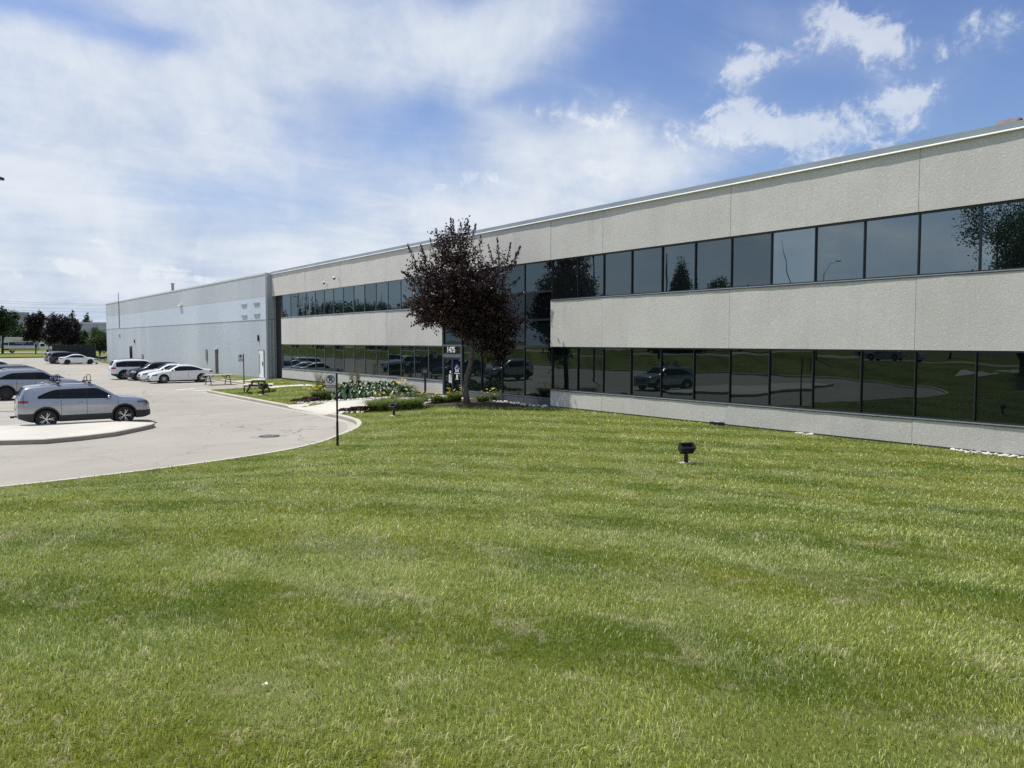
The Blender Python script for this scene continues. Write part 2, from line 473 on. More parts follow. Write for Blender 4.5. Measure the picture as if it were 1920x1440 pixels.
def m_blade():
    m, nt, b = new_mat('grass_blade')
    p = nt.pos()
    at = nt.new('ShaderNodeAttribute', attribute_name='tone')
    c = grass_colour(nt, p, 2.15)
    tn = at.outputs['Fac']
    c = nt.mix(nt.math('MULTIPLY', nt.rng(tn, 0.50, 0.12), 0.85), c, (0.055, 0.088, 0.010))
    c = nt.mix(nt.math('MULTIPLY', nt.rng(tn, 0.62, 0.95), 0.85), c, (0.74, 0.73, 0.47))
    nt.put(b.inputs['Base Color'], c)
    b.inputs['Roughness'].default_value = 0.42; b.inputs['Specular IOR Level'].default_value = 0.5
    tr = nt.new('ShaderNodeBsdfTranslucent'); nt.put(tr.inputs[0], c)
    mx = nt.new('ShaderNodeMixShader'); mx.inputs[0].default_value = 0.33
    nt.l.new(b.outputs[0], mx.inputs[1]); nt.l.new(tr.outputs[0], mx.inputs[2])
    nt.l.new(mx.outputs[0], nt.n['Material Output'].inputs[0])
    return m

def m_leaf(name, c0, c1, c2, rough=0.4, transl=0.3, spec=0.5, pale=None):
    m, nt, b = new_mat(name)
    at = nt.new('ShaderNodeAttribute', attribute_name='tone').outputs['Fac']
    c = nt.mix(nt.rng(at, 0.0, 0.5, smooth=False), c0, c1)
    c = nt.mix(nt.rng(at, 0.5, 1.0, smooth=False), c, c2)
    nt.put(b.inputs['Base Color'], c)
    b.inputs['Roughness'].default_value = rough; b.inputs['Specular IOR Level'].default_value = spec
    tr = nt.new('ShaderNodeBsdfTranslucent'); nt.put(tr.inputs[0], c)
    mx = nt.new('ShaderNodeMixShader'); mx.inputs[0].default_value = transl
    nt.l.new(b.outputs[0], mx.inputs[1]); nt.l.new(tr.outputs[0], mx.inputs[2])
    nt.l.new(mx.outputs[0], nt.n['Material Output'].inputs[0])
    return m

def m_asphalt():
    m, nt, b = new_mat('aged_asphalt')
    p = nt.pos()
    big = nt.noise(p, 0.16, 5, 0.6, 0.5); mid = nt.noise(p, 1.1, 6, 0.65); fine = nt.noise(p, 55, 3, 0.7)
    c = nt.mix(nt.rng(big, 0.3, 0.7), (0.365, 0.338, 0.283), (0.425, 0.396, 0.335))
    c = nt.mix(nt.math('MULTIPLY', nt.rng(mid, 0.52, 0.8), 0.5), c, (0.27, 0.255, 0.24))
    c = nt.mix(nt.math('MULTIPLY', nt.rng(fine, 0.45, 0.75), 0.35), c, (0.20, 0.19, 0.18))
    # long tyre-worn passes along the drive
    w = nt.noise(nt.scale(p, 0.12, 1.4, 1, (0, 0, R(8))), 1.0, 5, 0.6, 0.3)
    c = nt.mix(nt.math('MULTIPLY', nt.rng(w, 0.5, 0.72), 0.28), c, (0.25, 0.235, 0.22))
    sp = nt.noise(p, 0.55, 3, 0.5)
    c = nt.mix(nt.math('MULTIPLY', nt.rng(sp, 0.66, 0.76), 0.28), c, (0.16, 0.15, 0.14))
    # hairline cracks
    for sc, off, wd, am in ((0.085, 0, 0.0045, 0.6), (0.21, 7.3, 0.005, 0.45)):
        vv = nt.new('ShaderNodeTexVoronoi', feature='DISTANCE_TO_EDGE')
        wp = nt.new('ShaderNodeTexNoise'); nt.l.new(p, wp.inputs['Vector']); wp.inputs['Scale'].default_value = 0.9; wp.inputs['Detail'].default_value = 6
        sc_ = nt.vmath('SCALE', nt.vmath('SUBTRACT', wp.outputs['Color'], (0.5, 0.5, 0.5)), None); sc_.node.inputs['Scale'].default_value = 1.6
        nt.l.new(nt.vmath('ADD', nt.vmath('ADD', p, (off, off * 2, 0)), sc_), vv.inputs['Vector']); vv.inputs['Scale'].default_value = sc
        part = nt.rng(nt.noise(p, 0.23, 2), 0.42, 0.52)
        c = nt.mix(nt.math('MULTIPLY', nt.math('MULTIPLY', nt.rng(vv.outputs['Distance'], wd, 0.0005), part), am), c, (0.09, 0.085, 0.08))
    nt.put(b.inputs['Base Color'], c); b.inputs['Roughness'].default_value = 0.9; b.inputs['Specular IOR Level'].default_value = 0.25
    nt.put(b.inputs['Normal'], nt.bump(nt.math('ADD', fine, nt.math('MULTIPLY', mid, 2.0)), 0.25, 0.01))
    return m

def m_concrete(name, a, b2, sp=0.35, scale=45.0, bmp=0.35, stain=0.0):
    m, nt, b = new_mat(name)
    p = nt.pos()
    n1 = nt.noise(p, 0.5, 5, 0.6); n2 = nt.noise(p, scale, 3, 0.75); n3 = nt.noise(p, scale * 0.35, 4, 0.7)
    c = nt.mix(nt.rng(n1, 0.3, 0.7), a, b2)
    c = nt.mix(nt.math('MULTIPLY', nt.rng(n2, 0.52, 0.72), sp), c, tuple(x * 0.50 for x in a))
    c = nt.mix(nt.math('MULTIPLY', nt.rng(n3, 0.46, 0.30), sp * 0.8), c, tuple(min(1, x * 1.35) for x in b2))
    if stain:
        s = nt.noise(nt.scale(p, 1.2, 1.2, 0.12), 1.3, 6, 0.65)
        c = nt.mix(nt.math('MULTIPLY', nt.rng(s, 0.52, 0.75), stain), c, tuple(x * 0.72 for x in a))
    if name.startswith('exposed'):
        oi = nt.new('ShaderNodeObjectInfo').outputs['Random']
        hs = nt.new('ShaderNodeHueSaturation'); nt.l.new(nt.rng(oi, 0, 1, 0.955, 1.035, False), hs.inputs['Value']); nt.l.new(c, hs.inputs['Color']); c = hs.outputs[0]
        st_ = nt.noise(nt.scale(p, 1, 2.2, 0.10), 1.6, 6, 0.7)
        c = nt.mix(nt.math('MULTIPLY', nt.rng(st_, 0.56, 0.78), 0.30), c, tuple(x * 0.66 for x in a))
    nt.put(b.inputs['Base Color'], c); b.inputs['Roughness'].default_value = 0.92; b.inputs['Specular IOR Level'].default_value = 0.2
    nt.put(b.inputs['Normal'], nt.bump(nt.math('ADD', n2, n3), bmp, 0.012))
    return m

def m_glass(name='tinted_glass', tint=(0.88, 1.0, 0.98), refl=0.29, base=(0.006, 0.009, 0.010), wav=0.004, frk=0.75):
    m, nt, b = new_mat(name)
    b.inputs['Base Color'].default_value = (*base, 1); b.inputs['Roughness'].default_value = 0.6; b.inputs['Specular IOR Level'].default_value = 0.0
    g = nt.new('ShaderNodeBsdfGlossy'); g.inputs['Roughness'].default_value = 0.0; g.inputs['Color'].default_value = (*tint, 1)
    p = nt.obj()
    n = nt.bump(nt.noise(p, 0.55, 2, 0.45), 1.0, wav); nt.l.new(n, g.inputs['Normal'])
    fr = nt.new('ShaderNodeFresnel'); fr.inputs['IOR'].default_value = 1.5
    fac = nt.math('ADD', nt.math('MULTIPLY', fr.outputs[0], frk), refl - 0.04 * frk, clamp=True)
    oi = nt.new('ShaderNodeObjectInfo').outputs['Random']
    fac = nt.math('MULTIPLY', fac, nt.rng(oi, 0.0, 1.0, 0.84, 1.14, False))
    mx = nt.new('ShaderNodeMixShader'); nt.l.new(fac, mx.inputs[0])
    nt.l.new(b.outputs[0], mx.inputs[1]); nt.l.new(g.outputs[0], mx.inputs[2])
    nt.l.new(mx.outputs[0], nt.n['Material Output'].inputs[0])
    return m

def m_metal_siding(name, a, b2, rib=0.0, along_y=True):
    m, nt, b = new_mat(name)
    p = nt.pos()
    w = nt.noise(nt.scale(p, 0.16, 0.16, 0.006), 1.0, 3, 0.55)
    n1 = nt.noise(p, 0.25, 4, 0.6)
    c = nt.mix(nt.rng(w, 0.36, 0.64), a, b2)
    c = nt.mix(nt.math('MULTIPLY', nt.rng(n1, 0.4, 0.7), 0.25), c, tuple(x * 0.88 for x in a))
    nt.put(b.inputs['Base Color'], c); b.inputs['Roughness'].default_value = 0.42; b.inputs['Metallic'].default_value = 0.0; b.inputs['Specular IOR Level'].default_value = 0.4
    return m

def m_paint(name, col, metal=0.0, flake=0.0, rough=0.28):
    m, nt, b = new_mat(name)
    dirt = nt.noise(nt.obj(), 2.2, 5, 0.65)
    c = nt.mix(nt.math('MULTIPLY', nt.rng(dirt, 0.4, 0.8), 0.10), col, tuple(x * 0.7 + 0.05 for x in col))
    nt.put(b.inputs['Base Color'], c)
    b.inputs['Metallic'].default_value = metal; b.inputs['Roughness'].default_value = rough
    b.inputs['Coat Weight'].default_value = 0.7; b.inputs['Coat Roughness'].default_value = 0.03
    return m

MT = {}
MT['lawn'] = m_lawn(); MT['far_grass'] = m_lawn(0.9); MT['blade'] = m_blade(); MT['asphalt'] = m_asphalt()
MT['panel'] = m_concrete('exposed_aggregate_panel', (0.565, 0.548, 0.512), (0.62, 0.602, 0.565), 0.55, 38.0, 0.6, 0.32)
MT['panel_joint'] = simple('joint_sealant', (0.20, 0.20, 0.19), 0.8)
MT['foundation'] = m_concrete('foundation_concrete', (0.17, 0.16, 0.15), (0.24, 0.225, 0.21), 0.3, 20, 0.4, 0.4)
MT['walk'] = m_concrete('sidewalk_concrete', (0.56, 0.53, 0.46), (0.64, 0.61, 0.54), 0.18, 60, 0.15)
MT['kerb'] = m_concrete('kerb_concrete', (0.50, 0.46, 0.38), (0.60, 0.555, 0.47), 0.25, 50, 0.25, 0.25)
MT['kerb_face'] = m_concrete('shaded_scuffed_kerb', (0.27, 0.235, 0.20), (0.35, 0.305, 0.26), 0.3, 40, 0.3, 0.4)  # kerb face: shade painted into the colour along with the scuffing
MT['gutter'] = m_concrete('gutter_concrete', (0.43, 0.41, 0.37), (0.50, 0.48, 0.44), 0.25, 50, 0.2, 0.2)
MT['glass'] = m_glass(); MT['glass_mid'] = m_glass('dim_reflection_glass', (0.88, 1.0, 0.98), 0.17); MT['glass_dark'] = m_glass('black_tinted_glass', (0.85, 1.0, 1.0), 0.10); MT['spandrel'] = m_glass('spandrel_glass', (0.85, 1.0, 1.0), 0.035, (0.003, 0.004, 0.006))  # glass_mid: same glass, its darker sky reflection imitated by lower reflectance
MT['glass_low'] = m_glass('lower_tinted_glass', (0.82, 0.95, 0.97), 0.068, (0.004, 0.008, 0.008), 0.0035)
MT['frame'] = simple('dark_bronze_frame', (0.030, 0.034, 0.042), 0.35, 0.3, var=0.1)
MT['frame_side'] = simple('grey_anodised_frame', (0.15, 0.165, 0.19), 0.35, 0.35, var=0.1)
MT['frame_light'] = simple('sunlit_frame', (0.27, 0.29, 0.31), 0.35, 0.35, var=0.1)  # left mullions: grazing sunlight put into a lighter frame colour
MT['sill'] = simple('aluminium_sill', (0.42, 0.44, 0.48), 0.35, 0.6, var=0.08)
MT['coping'] = simple('coping_metal', (0.36, 0.40, 0.42), 0.38, 0.35, var=0.1, vscale=0.6)
MT['drip'] = simple('coping_drip_edge', (0.62, 0.62, 0.60), 0.5, 0.0, var=0.1)
MT['roof'] = simple('roof_membrane', (0.30, 0.30, 0.30), 0.9)
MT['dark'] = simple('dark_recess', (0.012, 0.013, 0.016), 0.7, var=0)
MT['black'] = simple('black_metal', (0.018, 0.018, 0.022), 0.38, 0.2, var=0.15)
MT['sid_low'] = m_metal_siding('warehouse_siding_lower', (0.455, 0.505, 0.535), (0.525, 0.572, 0.60))
MT['sid_mid'] = m_metal_siding('warehouse_siding_middle', (0.525, 0.585, 0.645), (0.575, 0.635, 0.69))
MT['sid_top'] = m_metal_siding('warehouse_siding_upper', (0.45, 0.475, 0.485), (0.51, 0.535, 0.54))
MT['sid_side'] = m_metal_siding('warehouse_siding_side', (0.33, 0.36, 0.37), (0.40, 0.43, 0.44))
MT['white'] = simple('white_paint', (0.78, 0.78, 0.76), 0.5, var=0.05)
MT['white_line'] = simple('worn_white_marking', (0.72, 0.72, 0.70), 0.8, var=0.12, vscale=9)
MT['blue_line'] = simple('worn_blue_marking', (0.50, 0.60, 0.70), 0.8, var=0.15, vscale=5)
MT['mulch'] = m_concrete('dark_mulch', (0.055, 0.042, 0.033), (0.095, 0.075, 0.06), 0.6, 30, 1.0)
MT['stone'] = m_concrete('white_river_stone', (0.60, 0.58, 0.52), (0.74, 0.72, 0.66), 0.15, 20, 0.3)
MT['galv'] = simple('galvanised_steel', (0.36, 0.37, 0.39), 0.4, 0.7, var=0.2, vscale=20)
MT['wood'] = simple('weathered_timber', (0.34, 0.31, 0.26), 0.8, var=0.3, vscale=8, bump=0.3)
MT['wood_dark'] = simple('dark_weathered_timber', (0.075, 0.066, 0.056), 0.8, var=0.35, vscale=8, bump=0.3)
MT['wood_pale'] = simple('sun_bleached_timber', (0.55, 0.53, 0.45), 0.8, var=0.2, vscale=8)
MT['bark'] = simple('grey_brown_bark', (0.105, 0.095, 0.08), 0.9, var=0.4, vscale=9, bump=0.9, bscale=30)
MT['bark_dark'] = simple('dark_bark', (0.045, 0.035, 0.03), 0.9, var=0.3, vscale=6)
MT['plum'] = m_leaf('purple_plum_leaf', (0.015, 0.007, 0.009), (0.042, 0.015, 0.017), (0.11, 0.055, 0.032), 0.42, 0.22, 0.5)
MT['leaf_green'] = m_leaf('green_leaf', (0.016, 0.036, 0.010), (0.030, 0.065, 0.016), (0.055, 0.10, 0.028), 0.5, 0.25, 0.3)
MT['leaf_pale'] = m_leaf('pale_green_leaf', (0.045, 0.075, 0.025), (0.075, 0.115, 0.040), (0.115, 0.16, 0.06), 0.5, 0.3, 0.3)
MT['leaf_purple'] = m_leaf('distant_purple_leaf', (0.016, 0.011, 0.014), (0.030, 0.020, 0.024), (0.055, 0.036, 0.036), 0.5, 0.2, 0.3)
MT['needle'] = m_leaf('conifer_needles', (0.012, 0.028, 0.014), (0.022, 0.046, 0.022), (0.04, 0.07, 0.03), 0.6, 0.1, 0.3)
MT['hosta'] = m_leaf('blue_green_hosta_leaf', (0.028, 0.070, 0.024), (0.060, 0.120, 0.050), (0.15, 0.22, 0.11), 0.38, 0.15, 0.5)
MT['lily'] = m_leaf('daylily_leaf', (0.055, 0.10, 0.015), (0.115, 0.165, 0.028), (0.21, 0.255, 0.06), 0.4, 0.35, 0.4)
MT['tuft'] = m_leaf('ornamental_grass_blade', (0.085, 0.15, 0.025), (0.17, 0.245, 0.05), (0.32, 0.38, 0.12), 0.45, 0.35, 0.4)
MT['plume'] = m_leaf('tan_grass_plume', (0.16, 0.13, 0.08), (0.24, 0.20, 0.12), (0.33, 0.29, 0.19), 0.6, 0.3, 0.2)
MT['coral'] = m_leaf('maroon_coral_bell_leaf', (0.055, 0.020, 0.024), (0.11, 0.040, 0.045), (0.20, 0.09, 0.08), 0.4, 0.2, 0.5)
MT['yellow'] = m_leaf('yellow_petal', (0.75, 0.55, 0.03), (0.80, 0.64, 0.06), (0.85, 0.74, 0.20), 0.5, 0.3, 0.3)
MT['tyre'] = simple('tyre_rubber', (0.016, 0.016, 0.017), 0.8, var=0.2)
MT['alloy'] = simple('alloy_wheel', (0.55, 0.55, 0.57), 0.28, 0.85, var=0.05)
MT['alloy_dark'] = simple('dark_wheel', (0.05, 0.05, 0.055), 0.35, 0.6, var=0.1)
MT['trim'] = simple('black_plastic_trim', (0.020, 0.020, 0.022), 0.6, var=0.15)
MT['carglass'] = m_glass('car_window_glass', (0.9, 0.97, 1.0), 0.022, (0.003, 0.004, 0.006), 0.0, 0.3)
MT['red_lamp'] = simple('red_lamp_lens', (0.26, 0.008, 0.010), 0.2, coat=0.5, var=0.1)
MT['lamp'] = simple('clear_lamp_lens', (0.62, 0.64, 0.66), 0.12, 0.2, coat=0.6, var=0.25, vscale=20)
MT['lamp_dark'] = simple('smoked_lamp_lens', (0.10, 0.105, 0.12), 0.12, 0.2, coat=0.6, var=0.2, vscale=20)
MT['chrome'] = simple('chrome', (0.75, 0.76, 0.78), 0.12, 1.0, var=0)
MT['silver'] = m_paint('silver_paint', (0.33, 0.35, 0.385), 0.7)
MT['silver2'] = m_paint('pale_silver_paint', (0.33, 0.35, 0.38), 0.7)
MT['whitecar'] = m_paint('white_car_paint', (0.76, 0.77, 0.77), 0.0)
MT['darkcar'] = m_paint('charcoal_car_paint', (0.022, 0.024, 0.030), 0.3)
MT['bluecar'] = m_paint('navy_car_paint', (0.016, 0.020, 0.034), 0.3)
MT['greycar'] = m_paint('grey_car_paint', (0.26, 0.275, 0.29), 0.5)
MT['red'] = simple('sign_red', (0.36, 0.035, 0.06), 0.5, var=0.05)
MT['sign_black'] = simple('sign_black', (0.02, 0.012, 0.016), 0.5, var=0)
MT['sign_white'] = simple('sign_white', (0.72, 0.70, 0.72), 0.45, var=0.05)
MT['sign_grey'] = simple('sign_grey', (0.48, 0.50, 0.52), 0.5, var=0.08)
MT['sticker_blue'] = simple('sticker_blue', (0.035, 0.065, 0.20), 0.5, var=0.1)
MT['sticker_pale'] = simple('sticker_pale_blue', (0.36, 0.41, 0.56), 0.5, var=0.1)
MT['truck_blue'] = simple('truck_navy', (0.022, 0.03, 0.16), 0.5, var=0.1)
MT['truck_yellow'] = simple('truck_yellow', (0.50, 0.44, 0.10), 0.5, var=0.1)
MT['truck_tan'] = simple('truck_tan', (0.52, 0.42, 0.30), 0.5, var=0.1)
MT['bldg_grey'] = simple('grey_cladding', (0.33, 0.35, 0.38), 0.7, var=0.08, vscale=0.3)
MT['bldg_pale'] = simple('pale_grey_cladding', (0.46, 0.47, 0.49), 0.7, var=0.08, vscale=0.3)
MT['cable'] = simple('dark_cable', (0.22, 0.23, 0.245), 0.9, var=0)
MT['fence'] = simple('dark_privacy_mesh', (0.018, 0.022, 0.022), 0.8, var=0.3, vscale=3)
MT['far'] = simple('far_ground', (0.10, 0.125, 0.05), 0.95, var=0.25, vscale=0.05)
MT['terracotta'] = simple('weathered_terracotta_paint', (0.19, 0.14, 0.13), 0.75, var=0.2)
# ------------------------------------------------------------------ ground, lot, kerbs
LOT = -0.38
def struct(o, label=None):
    o['kind'] = 'structure'
    if label: o['label'] = label
    return o

m = MB(); m.add([(-3000, -3000, -0.62), (3000, -3000, -0.62), (3000, 3500, -0.62), (-3000, 3500, -0.62)], [(0, 1, 2, 3)])
struct(m.build('ground', MT['far']), 'grassy ground running out to the horizon')
m = MB(); m.add([(-26, 17, LOT), (21.0, 17, LOT), (21.0, 178, LOT), (-26, 178, LOT)], [(0, 1, 2, 3)])
struct(m.build('parking_lot', MT['asphalt']), 'sun-bleached grey asphalt parking lot and drop-off loop')

lawn_poly = [(-110, -70), (21.5, -70), (21.5, 59.3), (20.9, 59.35), (20.05, 122.0), (20.05, 124.0)] + KERB2 + KERB[1:] + [(-110, 178)]
lawn = sheet('lawn', lawn_poly, hgt, MT['lawn'], 0.9)
struct(lawn, 'mown green lawn with straw patches sloping down to the building')
m = MB(); m.grid(lambda a, b: (-160 + 360 * a, 174.5 + 44 * b, -0.20 + 0.20 * min(1, b * 4)), 40, 8)
struct(m.build('far_verge', MT['far_grass']), 'strip of grass at the far end of the parking lot')
m = MB(); m.add([(-160, 217.5, 0.02), (200, 217.5, 0.02), (200, 232, 0.02), (-160, 232, 0.02)], [(0, 1, 2, 3)])
struct(m.build('far_road', MT['asphalt']), 'cross road beyond the far grass strip')
m = MB(); m.add([(-160, 232, 0.0), (200, 232, 0.0), (200, 420, 0.0), (-160, 420, 0.0)], [(0, 1, 2, 3)])
struct(m.build('far_lawn', MT['far_grass']), 'grass across the far road')

def ribbon(line, prof, closed=False):
    """prof: list of (offset to the right of travel, z function(x,y))"""
    pts = [Vector((p[0], p[1])) for p in line]
    # round the corners by resampling with a Catmull-Rom curve
    fine = []
    n = len(pts)
    for i in range(n - 1):
        p0, p1, p2, p3 = pts[max(i - 1, 0)], pts[i], pts[i + 1], pts[min(i + 2, n - 1)]
        L = (p2 - p1).length; k = max(2, min(40, int(L / 0.35)))
        for j in range(k):
            t = j / k
            if L > 8: q = p1.lerp(p2, t)
            else: q = 0.5 * ((2 * p1) + (p2 - p0) * t + (2 * p0 - 5 * p1 + 4 * p2 - p3) * t * t + (3 * p1 - p0 - 3 * p2 + p3) * t ** 3)
            fine.append(q)
    fine.append(pts[-1])
    vs, fs = [], []
    w = len(prof)
    for i, q in enumerate(fine):
        t = (fine[min(i + 1, len(fine) - 1)] - fine[max(i - 1, 0)]).normalized()
        nr = Vector((t.y, -t.x))
        for off, zf in prof:
            p = q + nr * off
            vs.append((p.x, p.y, zf(q.x, q.y)))
    for i in range(len(fine) - 1):
        for k in range(w - 1):
            fs.append((i * w + k, i * w + k + 1, (i + 1) * w + k + 1, (i + 1) * w + k))
    return vs, fs
KT = lambda x, y: float(-0.23 - 0.125 * sst((y - 31.0) / 1.0) * sst((36.8 - y) / 1.0) * (x > 11))
for nm, line, lab in (('kerb', KERB, 'pale concrete kerb curving round the drop-off loop'), ('kerb', KERB2, 'pale concrete kerb along the picnic lawn')):
    m = MB()
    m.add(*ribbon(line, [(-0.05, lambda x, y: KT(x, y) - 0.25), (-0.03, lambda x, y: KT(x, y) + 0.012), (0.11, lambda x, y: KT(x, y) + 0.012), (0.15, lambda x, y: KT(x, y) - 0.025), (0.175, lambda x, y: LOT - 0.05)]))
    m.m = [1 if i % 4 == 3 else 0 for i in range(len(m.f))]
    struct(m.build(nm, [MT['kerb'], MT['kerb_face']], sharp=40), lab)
    m = MB(); m.add(*ribbon(line, [(0.165, lambda x, y: LOT + 0.004), (0.50, lambda x, y: LOT + 0.004)]))
    struct(m.build('gutter', MT['gutter']), 'concrete gutter at the foot of the kerb')

# teardrop island between loop and stalls
front = [on_z(px, py, -0.23) for px, py in ((0, 826), (83, 824), (150, 818), (217, 810), (267, 800), (284, 796.2))]
tip = [on_z(px, py, -0.23) for px, py in ((290, 793.6), (289, 792.2), (280, 792.0))]
backp = [on_z(px, py, -0.23) for px, py in ((207, 789.6), (63, 796.4), (0, 799.2))]
isl = [(-8.0, front[0].y + 0.6)] + [(-4.0, front[0].y + 0.1)] + [(p.x, p.y) for p in front + tip + backp] + [(-4.0, backp[-1].y + 0.1), (-8.0, backp[-1].y - 0.3)]
m = MB()
ctr = Vector((sum(p[0] for p in isl) / len(isl), sum(p[1] for p in isl) / len(isl)))
n = len(isl)
def inset(p, d):
    v = ctr - Vector(p); v = Vector((v.x * 0.15, v.y)).normalized()
    return (p[0] + v.x * d, p[1] + v.y * d)
top = [(p[0], p[1], -0.235) for p in isl]; bot = [(p[0], p[1], LOT - 0.05) for p in isl]
in1 = [(*inset(p, 0.03), -0.215) for p in isl]; in2 = [(*inset(p, 0.17), -0.214) for p in isl]
vs = bot + top + in1 + in2
fs = []
for k in range(3):
    for i in range(n): fs.append((k * n + i, k * n + (i + 1) % n, (k + 1) * n + (i + 1) % n, (k + 1) * n + i))
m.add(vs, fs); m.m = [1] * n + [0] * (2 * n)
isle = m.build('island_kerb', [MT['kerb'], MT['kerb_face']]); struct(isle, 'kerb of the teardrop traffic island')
o = sheet('traffic_island', [inset(p, 0.175) for p in isl], lambda x, y: np.full(len(x), -0.216), MT['walk'], 1.2); struct(o, 'concrete teardrop island in front of the silver vehicle')

# painted lines and catch basin
def strip(p0, p1, w, z, mat, name, lab):
    a, b = Vector(p0), Vector(p1); d = (b - a).normalized(); nn = Vector((-d.y, d.x)) * w / 2
    m = MB(); m.add([(*(a + nn), z), (*(a - nn), z), (*(b - nn), z), (*(b + nn), z)], [(0, 1, 2, 3)])
    o = m.build(name, mat); o['kind'] = 'structure'; o['label'] = lab; return o
for y in np.arange(32.95, 62, 2.66):
    strip((-1.0 if y < 34 else 0.5, y), (6.6, y), 0.12, LOT + 0.004, MT['white_line'], 'stall_line', 'white parking stall line')
for y in np.arange(62.9, 80, 2.7):
    strip((13.0, y), (18.3, y), 0.12, LOT + 0.004, MT['white_line'], 'stall_line', 'white parking stall line')
for (a, b, mt) in (((330, 731.5), (366, 728.5), 'white_line'), ((356, 728), (385, 727), 'blue_line'), ((362, 733), (392, 731), 'white_line')):
    p, q = on_z(*a, LOT), on_z(*b, LOT)
    strip((p.x, p.y), (q.x, q.y), 0.32, LOT + 0.004, MT[mt], 'stall_marking', 'faded painted marking at the accessible stall')

# concrete walk from the drive to the door, pads, mulch beds
def overlay(name, poly, mat, off, lab, step=0.5):
    o = sheet(name, poly, lambda x, y: hgt(x, y) + off, mat, step)
    o['kind'] = 'structure'; o['label'] = lab; return o
WALK = [(13.72, 31.2), (13.72, 36.6), (14.9, 36.55), (16.2, 36.2), (17.6, 35.6), (19.0, 34.6), (20.4, 34.3), (21.28, 34.25), (21.28, 31.4), (20.3, 31.3), (19.0, 31.45), (17.6, 31.7), (16.4, 31.6), (15.2, 31.3)]
overlay('walkway', WALK, MT['walk'], 0.014, 'pale concrete walkway from the drive to the entrance')
BED1 = [(15.1, 36.75), (15.7, 38.4), (17.0, 40.2), (18.8, 41.0), (20.4, 40.2), (21.2, 38.0), (21.2, 34.6), (20.4, 34.6), (19.1, 34.85), (17.7, 35.8), (16.3, 36.45)]
BED2 = [(15.0, 31.1), (16.3, 31.4), (17.6, 31.5), (19.0, 31.25), (20.2, 31.1), (21.2, 31.0), (21.2, 26.0), (20.3, 25.7), (19.2, 26.2), (18.0, 27.0), (17.2, 28.2), (16.4, 29.4), (15.6, 30.3)]
overlay('mulch_bed', BED1, MT['mulch'], 0.02, 'dark mulch bed between walkway and wall', 0.35)
overlay('mulch_bed', BED2, MT['mulch'], 0.02, 'dark mulch bed round the purple tree', 0.35)
SW = [(18.75, 61.6), (20.85, 61.6), (20.85, 62.9), (18.75, 62.9)]
overlay('side_path', [(18.7, 59.6), (20.8, 59.7), (20.8, 60.9), (18.7, 60.8)], MT['walk'], 0.014, 'short concrete path to the white side door')
overlay('picnic_pad', [(16.7, 46.6), (19.6, 46.4), (19.6, 49.0), (16.7, 49.2)], MT['walk'], 0.012, 'small concrete pad under the picnic table')
overlay('street', [(-36, -68), (-26, -68), (-26, 176), (-36, 176)], MT['asphalt'], 0.02, 'street running along the front lawn', 3.0)
overlay('front_path', [(-15.2, -68), (-13.8, -68), (-13.8, 24), (-15.2, 24)], MT['walk'], 0.02, 'sidewalk crossing the front lawn', 2.0)
p = on_z(505, 818, LOT)
dr = empty('storm_drain', (p.x, p.y, LOT), 0.3, 'dark iron storm drain grate in the cracked asphalt of the loop', 'drain'); dr.scale = (.75, .75, 1)
m = MB(); m.lathe([(0.46, 0.004), (0.46, 0.012), (0.34, 0.012), (0.34, 0.004)], 28); m.build('rim', MT['black'], dr)
m = MB()
for k in range(-4, 5):
    w = math.sqrt(max(0.01, 0.335 ** 2 - (k * 0.07) ** 2)); m.box((k * 0.07 - 0.02, -w, 0.005), (k * 0.07 + 0.02, w, 0.013))
m.build('grate', MT['galv'], dr)
m = MB()
rr = random.Random(4)
pts = [(rr.uniform(.45, .85) * math.cos(t) * 1.2, rr.uniform(.45, .85) * math.sin(t)) for t in np.linspace(0, 2 * math.pi, 18, endpoint=False)]
m.prism(pts, 0.0, 0.003); m.build('patch', simple('dark_asphalt_patch', (0.29, 0.275, 0.25), 0.9, var=0.25, vscale=3), dr)

# ------------------------------------------------------------------ the office building
D = 21.3
Z_BASE, Z_SILL1, Z_MID, Z_SILL2, Z_HEAD2, Z_DRIP, Z_TOP = 0.10, 0.76, 2.65, 4.61, 6.36, 8.045, 8.235
XG = D + 0.11
Y_R, Y_L, Y_END, Y_SOUTH = 25.47, 34.28, 57.34, -3.55
bo = empty('office_building', (D, 34.0, 0.0), 0, 'long two-storey office block of pale aggregate panels and dark ribbon windows', 'office building')
OB = Vector((D, 34.0, 0.0))
def bpart(mb, name, mats, parent, off=OB, **kw):
    mb.v = [(v[0] - off.x, v[1] - off.y, v[2] - off.z) for v in mb.v]
    return mb.build(name, mats, parent, **kw)

